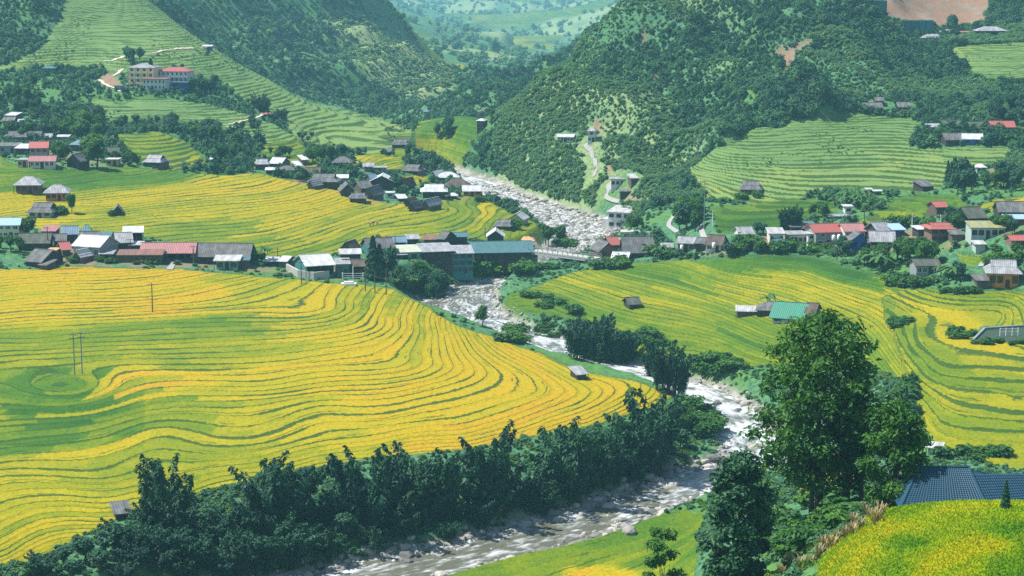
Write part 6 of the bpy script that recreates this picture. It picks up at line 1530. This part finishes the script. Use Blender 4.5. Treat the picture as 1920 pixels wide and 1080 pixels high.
# ------------------------------------------------------------------ the great tree and its neighbours, close right
def big_tree(u, v, Y, hpx, wpx, nleaf, leaf, mat, seed, label, name="broadleaf_tree", ntr=1, low=.30, nl=26, trunkr=.38, lobef=.30, extra_lobes=lambda R, H: []):
    x, y, z = PY(u, v, Y); z = min(z, zat(x, y)) if abs(zat(x, y) - z) < 6 else z
    z = zat(x, y)
    top = PY(u, v - hpx, Y)[2]; Hh = top - z; R = wpx * Y / F / 2
    r = np.random.default_rng(seed); root = empty(name, (x, y, z), 0, label, "tree")
    lobes = []
    for i in range(nl):
        t = low + (1 - low) * (i + .5) / nl; prof = R * (math.sin(math.pi * min(max((t - low) / (1 - low) * .86 + .12, 0), 1)) ** .5)
        a = i * 2.4 + r.uniform(-.4, .4); d = prof * r.uniform(.35, .80); q = R * r.uniform(.75, 1.2) * lobef
        lobes.append(((d * math.cos(a), d * math.sin(a), Hh * t * .95), (q * 1.15, q * 1.15, q * .72)))
    lobes += extra_lobes(R, Hh)
    P, d = crown_points(lobes, nleaf, r, .75)
    Nn = d * .5 + np.array([0, 0, .75]) + r.normal(size=P.shape) * .5
    V, Fq = leaf_quads(P, Nn, leaf, r, 1.5, .25)
    link_mesh("crown", tri_mesh("crown", V, Fq, [mat]), root)
    mb = MB()
    for k in range(ntr):
        ox, oy = (0, 0) if k == 0 else (r.uniform(-.22, .5) * R, r.uniform(-.3, .3) * R)
        tr = trunkr * (1 if k == 0 else .6); hh = Hh * (.62 if k == 0 else .5)
        pts = [(ox, oy, -1.5), (ox * 1.02, oy, Hh * .12), (ox * 1.05 + r.uniform(-.3, .3), oy, hh * .6), (ox * 1.1 + r.uniform(-.6, .6), oy + r.uniform(-.5, .5), hh)]
        mb.tube(pts, [tr * 1.35, tr, tr * .75, tr * .35], 9)
        for c, q in lobes[k::ntr]:
            b = Vector(pts[2]).lerp(Vector(pts[3]), r.uniform(-.6, 1)) if c[2] > hh * .5 else Vector(pts[1]).lerp(Vector(pts[2]), .8)
            m = b.lerp(Vector(c), .5) + Vector((0, 0, -.05 * Hh))
            mb.tube([tuple(b), tuple(m), c], [tr * .36, tr * .22, tr * .06], 6)
    mb.build("trunk", M_BARK, root, True)
    return root
big_tree(1535, 965, 192, 385, 300, 9500, .46, L_BROAD, 11, "great dark green tree with several trunks, tallest in the right foreground", ntr=4, low=.19, nl=80, trunkr=.42, lobef=.20, extra_lobes=lambda R, H: [((-R * .80, -1, H * .27), (1.5, 1.4, .9)), ((-R * .62, 0, H * .33), (1.6, 1.5, .9)), ((-R * .86, 0, H * .42), (1.4, 1.4, .8)), ((-R * .70, 1, H * .17), (1.0, 1.0, .6)), ((R * .85, 0, H * .55), (1.7, 1.6, 1.0)), ((R * .9, 0, H * .42), (1.5, 1.5, .9)), ((0, 0, H * .97), (1.2, 1.2, .8))])
big_tree(1678, 950, 184, 205, 150, 9000, .34, L_LIGHT, 12, "lighter green tree standing right of the great tree by the blue roof", low=.10, nl=26, trunkr=.2, lobef=.30)
big_tree(1590, 950, 190, 230, 120, 5000, .36, L_BROAD, 15, "slender tree between the great tree and the lighter green tree", low=.35, nl=18, trunkr=.2, lobef=.3)
big_tree(1382, 1120, 166, 275, 150, 10500, .36, L_DARK, 13, "tall dark leafy tree in the bottom foreground left of the great tree", low=.08, nl=30, trunkr=.26, lobef=.30)
big_tree(1238, 1120, 168, 140, 112, 2200, .30, L_BROAD, 14, "thin airy sapling tree at the bottom edge in the near green paddy", low=.15, nl=18, trunkr=.09, lobef=.26)
def closeplant(u, v, Y, h, kind, label, group, wide=1.0):
    x, y, z = PY(u, v, Y); plant(kind, (x, y, zat(x, y) - .1), h, label, group, None, wide)
for i in range(26):
    u = random.uniform(1420, 1600); v = 985 + (u - 1420) * -.2 + random.uniform(-30, 90)
    x, y, z = ground(u, v); plant("bush", (x, y, z - .1), random.uniform(1.2, 2.6), "leafy shrub on the rough slope under the great tree", "shrubs under the great tree", None, 1.3)
closeplant(1605, 975, 178, 2.4, "banana", "banana plant under the great tree", None)
for u, v in [(1885, 955), (1700, 915), (1620, 935), (1660, 930)]:
    x, y, z = ground(u, v); plant("spire" if u > 1800 else "bush", (x, y, z), 2.4 if u > 1800 else 2.0, "small conifer before the blue tiled roof" if u > 1800 else "shrub between the trees and the blue tiled roof", None if u > 1800 else "shrubs by the blue roof")
# ------------------------------------------------------------------ uncountable cover: hill woods, scrub, bank growth, rice and reeds
def scatter_mesh(name, pts, mat_lib, scales, label, seed, variants):
    """geometry-node scatter of shrub and tree crowns on given points"""
    me = bpy.data.meshes.new(name); me.from_pydata([tuple(p) for p in pts], [], [])
    a = me.attributes.new("size", 'FLOAT', 'POINT'); a.data.foreach_set("value", np.asarray(scales, np.float32))
    rnd = np.random.default_rng(seed); b = me.attributes.new("turn", 'FLOAT', 'POINT'); b.data.foreach_set("value", rnd.uniform(0, 6.283, len(pts)).astype(np.float32))
    o = link_mesh(name, me); tag(o, label, kind="stuff")
    col = bpy.data.collections.new(name + "_source")
    for vme in variants: q = bpy.data.objects.new("crown", vme); col.objects.link(q)
    ng = bpy.data.node_groups.new(name, 'GeometryNodeTree')
    ng.interface.new_socket("Geometry", in_out='INPUT', socket_type='NodeSocketGeometry'); ng.interface.new_socket("Geometry", in_out='OUTPUT', socket_type='NodeSocketGeometry')
    gi = ng.nodes.new("NodeGroupInput"); go = ng.nodes.new("NodeGroupOutput"); ip = ng.nodes.new("GeometryNodeInstanceOnPoints"); ci = ng.nodes.new("GeometryNodeCollectionInfo")
    ci.inputs["Collection"].default_value = col; ci.inputs["Separate Children"].default_value = True; ci.inputs["Reset Children"].default_value = True
    na = ng.nodes.new("GeometryNodeInputNamedAttribute"); na.data_type = 'FLOAT'; na.inputs["Name"].default_value = "size"
    nb = ng.nodes.new("GeometryNodeInputNamedAttribute"); nb.data_type = 'FLOAT'; nb.inputs["Name"].default_value = "turn"
    cx = ng.nodes.new("ShaderNodeCombineXYZ"); L = ng.links.new
    L(gi.outputs[0], ip.inputs["Points"]); L(ci.outputs[0], ip.inputs["Instance"]); ip.inputs["Pick Instance"].default_value = True
    L(na.outputs[0], ip.inputs["Scale"]); L(nb.outputs[0], cx.inputs[2]); L(cx.outputs[0], ip.inputs["Rotation"]); L(ip.outputs[0], go.inputs[0])
    md = o.modifiers.new("scatter", 'NODES'); md.node_group = ng
    return o
def far_crown(seed, mat, R=2.6, Hh=4.6, n=230, size=.78): return crown_mesh("crown", seed, R, Hh, 5, n, size, mat, False, 1.15, .6, -.6)[0]
WV = [far_crown(400 + i, L_WOOD) for i in range(4)] + [far_crown(410 + i, L_DARK, 2.2, 6.0) for i in range(2)]
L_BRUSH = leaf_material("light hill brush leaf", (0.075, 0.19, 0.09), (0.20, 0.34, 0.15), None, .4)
WL = [far_crown(440 + i, L_BRUSH, 2.5, 3.4) for i in range(4)] + [far_crown(446, L_WOOD, 2.4, 4.0)]
WP = [far_crown(420 + i, L_WOOD) for i in range(2)] + [far_crown(424 + i, L_PALE, 2.3, 3.6) for i in range(3)]
WG = [far_crown(430 + i, L_WOOD, 2.0, 2.2, 110, .8) for i in range(3)] + [far_crown(434 + i, L_GRASS, 1.8, 1.6, 110, .7) for i in range(3)]
# keep clear of houses and roads
HX = np.array([(h.location.x, h.location.y) for h in HOUSES])
road_pts = np.concatenate([np.array([v.co[:2] for v in o.data.vertices]) for o in COL.objects if o.name.split('.')[0] in ("road", "path", "yard") and o.type == 'MESH' and o.name[0] != 'y'])
cellA = (Y2 * (GA[1] - GA[0])) * np.gradient(GY)[:, None]
pxA = np.abs(np.gradient(V2, axis=0)) * np.abs(np.gradient(U2, axis=1))
def pick(mask, n, w):
    ij = np.argwhere(mask); ww = w[mask]; ww = ww / ww.sum(); n = min(n, int((ww > 0).sum()))
    k = RNG.choice(len(ij), n, p=ww, replace=False); ij = ij[k]
    i, j = ij[:, 0], ij[:, 1]
    x = X2[i, j] + RNG.uniform(-.5, .5, n) * (GA[1] - GA[0]) * Y2[i, j]; y = Y2[i, j] + RNG.uniform(-.5, .5, n) * np.gradient(GY)[i]
    return x, y, H2[i, j], i, j
def clear(x, y, rh, rr):
    ok = np.ones(len(x), bool)
    for hx, hy in HX: ok &= (x - hx) ** 2 + (y - hy) ** 2 > rh * rh
    for rx, ry in road_pts[::2]: ok &= (x - rx) ** 2 + (y - ry) ** 2 > rr * rr
    return ok
inview = (U2 > -260) & (U2 < 2180)
wd = (field == 0) & (RD > RH + 6) & inview & (soil < .4)
thin = np.clip(1 - dryp * .6, .1, 1)
patch = .55 + .65 * smooth(-.12, .12, fbm(X2 / 38, Y2 / 38, 3, 121))
# left woods and ridge, mid mountain, right mountain
def wood(name, mask, n, smin, smax, variants, label, seed, rh=5.5):
    x, y, z, i, j = pick(mask, n, cellA * thin * patch); ok = clear(x, y, rh, 3.5)
    s = (smin + (smax * 1.35 - smin) * RNG.beta(1.3, 2.6, len(x))) * np.clip(.75 + .5 * (patch[i, j] - .5), .6, 1.2)
    scatter_mesh(name, np.stack([x, y, z], 1)[ok], None, s[ok], label, seed, variants)
crest = fbm(X2 / 75, Y2 / 75, 4, 161) + .10 * smooth(1450, 1000, U2) + .35 * dryp - .10  # lighter brush on spurs, darker wood in folds: sun and shade painted in
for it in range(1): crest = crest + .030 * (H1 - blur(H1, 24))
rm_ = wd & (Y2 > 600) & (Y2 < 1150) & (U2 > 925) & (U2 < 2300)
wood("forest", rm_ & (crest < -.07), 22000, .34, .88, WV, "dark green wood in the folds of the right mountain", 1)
wood("forest", rm_ & (crest >= -.07), 26000, .26, .62, WL, "light green brush on the spurs of the right mountain, sunlight painted into its leaves", 21)
wood("forest", wd & (Y2 > 640) & (Y2 < 1160) & (U2 <= 925), 12000, .32, .78, WV, "scattered wood and scrub on the left hill and valley mouth", 2)
crest2 = fbm(X2 / 110, Y2 / 110, 4, 163) + .45 * dryp - .05  # picks the slope whose sunlight is painted with pale leaves
mm_ = wd & (Y2 >= 1160) & (Y2 < 1560)
wood("forest", mm_ & (crest2 < .06), 16000, .5, 1.2, WV, "hazy dark wood on the mountain behind the terraced ridge", 3)
wood("forest", mm_ & (crest2 >= .06), 9000, .4, .95, WP[2:], "bamboo wood on the mountain behind the terraced ridge, sunlight painted into its pale leaves", 23)
wood("forest", wd & (Y2 >= 1560) & (Y2 < 7000), 9000, 1.3, 3.6, WV[:3] + WP[2:], "hazy woods on the far hills at the valley head", 4)
low = wd & (Y2 > 420) & (Y2 < 650) & (shore > 8)
wood("shrubbery", low & (U2 > 1100), 2300, .30, .72, WG + WV[:2], "shrubs and garden growth around the right village", 5, 4.5)
wood("shrubbery", low & (U2 <= 1100), 900, .25, .55, WG, "shrubs and garden growth around the left village", 6, 4.5)
wood("shrubbery", (field == 4) & inview & (fbm(X2 / 24, Y2 / 40, 3, 131) > .10), 900, .16, .42, WG, "dark scrub dotted over the terraced ridge", 11, 6)
wood("shrubbery", (field == 6) & inview & (fbm(X2 / 16, Y2 / 12, 3, 133) > .16), 260, .12, .26, WG, "scrub along the banks of the right terraces", 12, 6)
bankm = ~((RS < 0) & (Y2 > 365) & (Y2 < 515)) & (field == 0) & (shore > 1.5) & (shore < 60) & (Y2 > 235) & (Y2 < 560) & inview
wood("undergrowth", bankm & (Y2 < 470), 7500, .22, .62, WG, "low green undergrowth on the river banks", 7, 3)
wood("undergrowth", bankm & (Y2 >= 470), 700, .25, .5, WG, "low undergrowth on the banks near the bridge", 8, 3.5)
nearslope = (field == 0) & (Y2 > 100) & (Y2 < 300) & (U2 > 1180) & (U2 < 2000) & (shore > 6)
wood("undergrowth", nearslope, 1500, .22, .5, WG, "tangled green undergrowth on the near slope under the great tree", 9, 7)
# rice ears in the close field: tufts of bent blades
def rice_tufts():
    m = (field == 9) & (U2 > 1450) & (U2 < 2050) & (V2 < 1150) & (Y2 > 100)
    x, y, z, i, j = pick(m, 19000, cellA)
    n = len(x); P = np.stack([x, y, z], 1); V = []; 
    k = 3; Pq = np.repeat(P, k, 0) + RNG.normal(size=(n * k, 3)) * np.array([.12, .12, 0]); N = len(Pq)
    a = RNG.uniform(0, 6.283, N); d = np.stack([np.cos(a), np.sin(a), np.zeros(N)], 1); s = np.stack([-d[:, 1], d[:, 0], np.zeros(N)], 1)
    h = RNG.uniform(.12, .24, N)[:, None]; w = .045
    b0 = Pq - s * w; b1 = Pq + s * w; tip = Pq + d * h * .45 + np.array([0, 0, 1]) * h; tip2 = Pq + d * h * .95 + np.array([0, 0, .8]) * h
    V = np.stack([b0, b1, tip2, tip], 1).reshape(-1, 3); Fq = np.arange(4 * N).reshape(N, 4)
    g = NG("ripening rice blade"); rp = g.attr("ripe")
    col = g.ramp(g.math('DIVIDE', rp, 5.0), [(0.0, (0.06, 0.20, 0.012)), (0.2, (0.16, 0.36, 0.012)), (0.4, (0.36, 0.50, 0.010)), (0.6, (0.56, 0.55, 0.010)), (0.8, (0.5, 0.36, 0.012)), (1.0, (0.45, 0.25, 0.02))])
    b = g.bsdf(col, .7, None, .15); tr = g.n("ShaderNodeBsdfTranslucent"); g.put(tr.inputs[0], col); mx = g.n("ShaderNodeMixShader"); mx.inputs[0].default_value = .6
    g.t.links.new(b, mx.inputs[1]); g.t.links.new(tr.outputs[0], mx.inputs[2]); M = g.surf(mx.outputs[0])
    me = np_mesh("rice_plants", V, Fq, [M]); at = me.attributes.new("ripe", 'FLOAT', 'POINT')
    rv = np.repeat(np.clip(ripe[i, j] + RNG.normal(size=n) * .08, .6, 2.75), k); at.data.foreach_set("value", np.repeat(rv, 4).astype(np.float32))
    tag(link_mesh("rice_plants", me), "ripening rice blades in the close field", kind="stuff")
rice_tufts()
# dry plumed reeds at the field's edge
def reed_mesh(seed):
    r = np.random.default_rng(seed); V = []; Fq = []; n = 46
    a = r.uniform(0, 6.283, n); d = np.stack([np.cos(a), np.sin(a), np.zeros(n)], 1); b = d * r.uniform(0, .35, n)[:, None]; h = r.uniform(1.0, 2.0, n)[:, None]
    s = np.stack([-d[:, 1], d[:, 0], np.zeros(n)], 1) * .035
    mid = b + d * h * .18 + np.array([0, 0, .7]) * h; top = b + d * h * .42 + np.array([0, 0, 1.0]) * h
    V = np.stack([b - s, b + s, mid + s, mid - s, mid - s * 3, mid + s * 3, top + s * 1.5, top - s * 1.5], 1).reshape(-1, 3)
    q = np.arange(n)[:, None] * 8; Fq = np.concatenate([q + np.array([[0, 1, 2, 3]]), q + np.array([[4, 5, 6, 7]])])
    return np_mesh("reed_tuft", V, Fq, [L_REED])
RT = [reed_mesh(i) for i in range(3)]
for u, v in [(1622,965),(1630,972),(1640,985),(1612,995),(1598,1003),(1585,1010),(1600,985),(1560,1028),(1545,1035),(1570,1015),(1520,1062),(1500,1070),(1480,1060),(1534,1050),(1650,975),(1465,1078)]:
    x, y, z = ground(u, v); o = link_mesh("reed_tuft", random.choice(RT), None, (x, y, z), random.uniform(0, 6)); s = random.uniform(.45, .8); o.scale = (s, s, s)
    tag(o, "dry tan reed tuft along the edge of the close rice field", "reeds", "reed tufts by the close field")
make_haze()
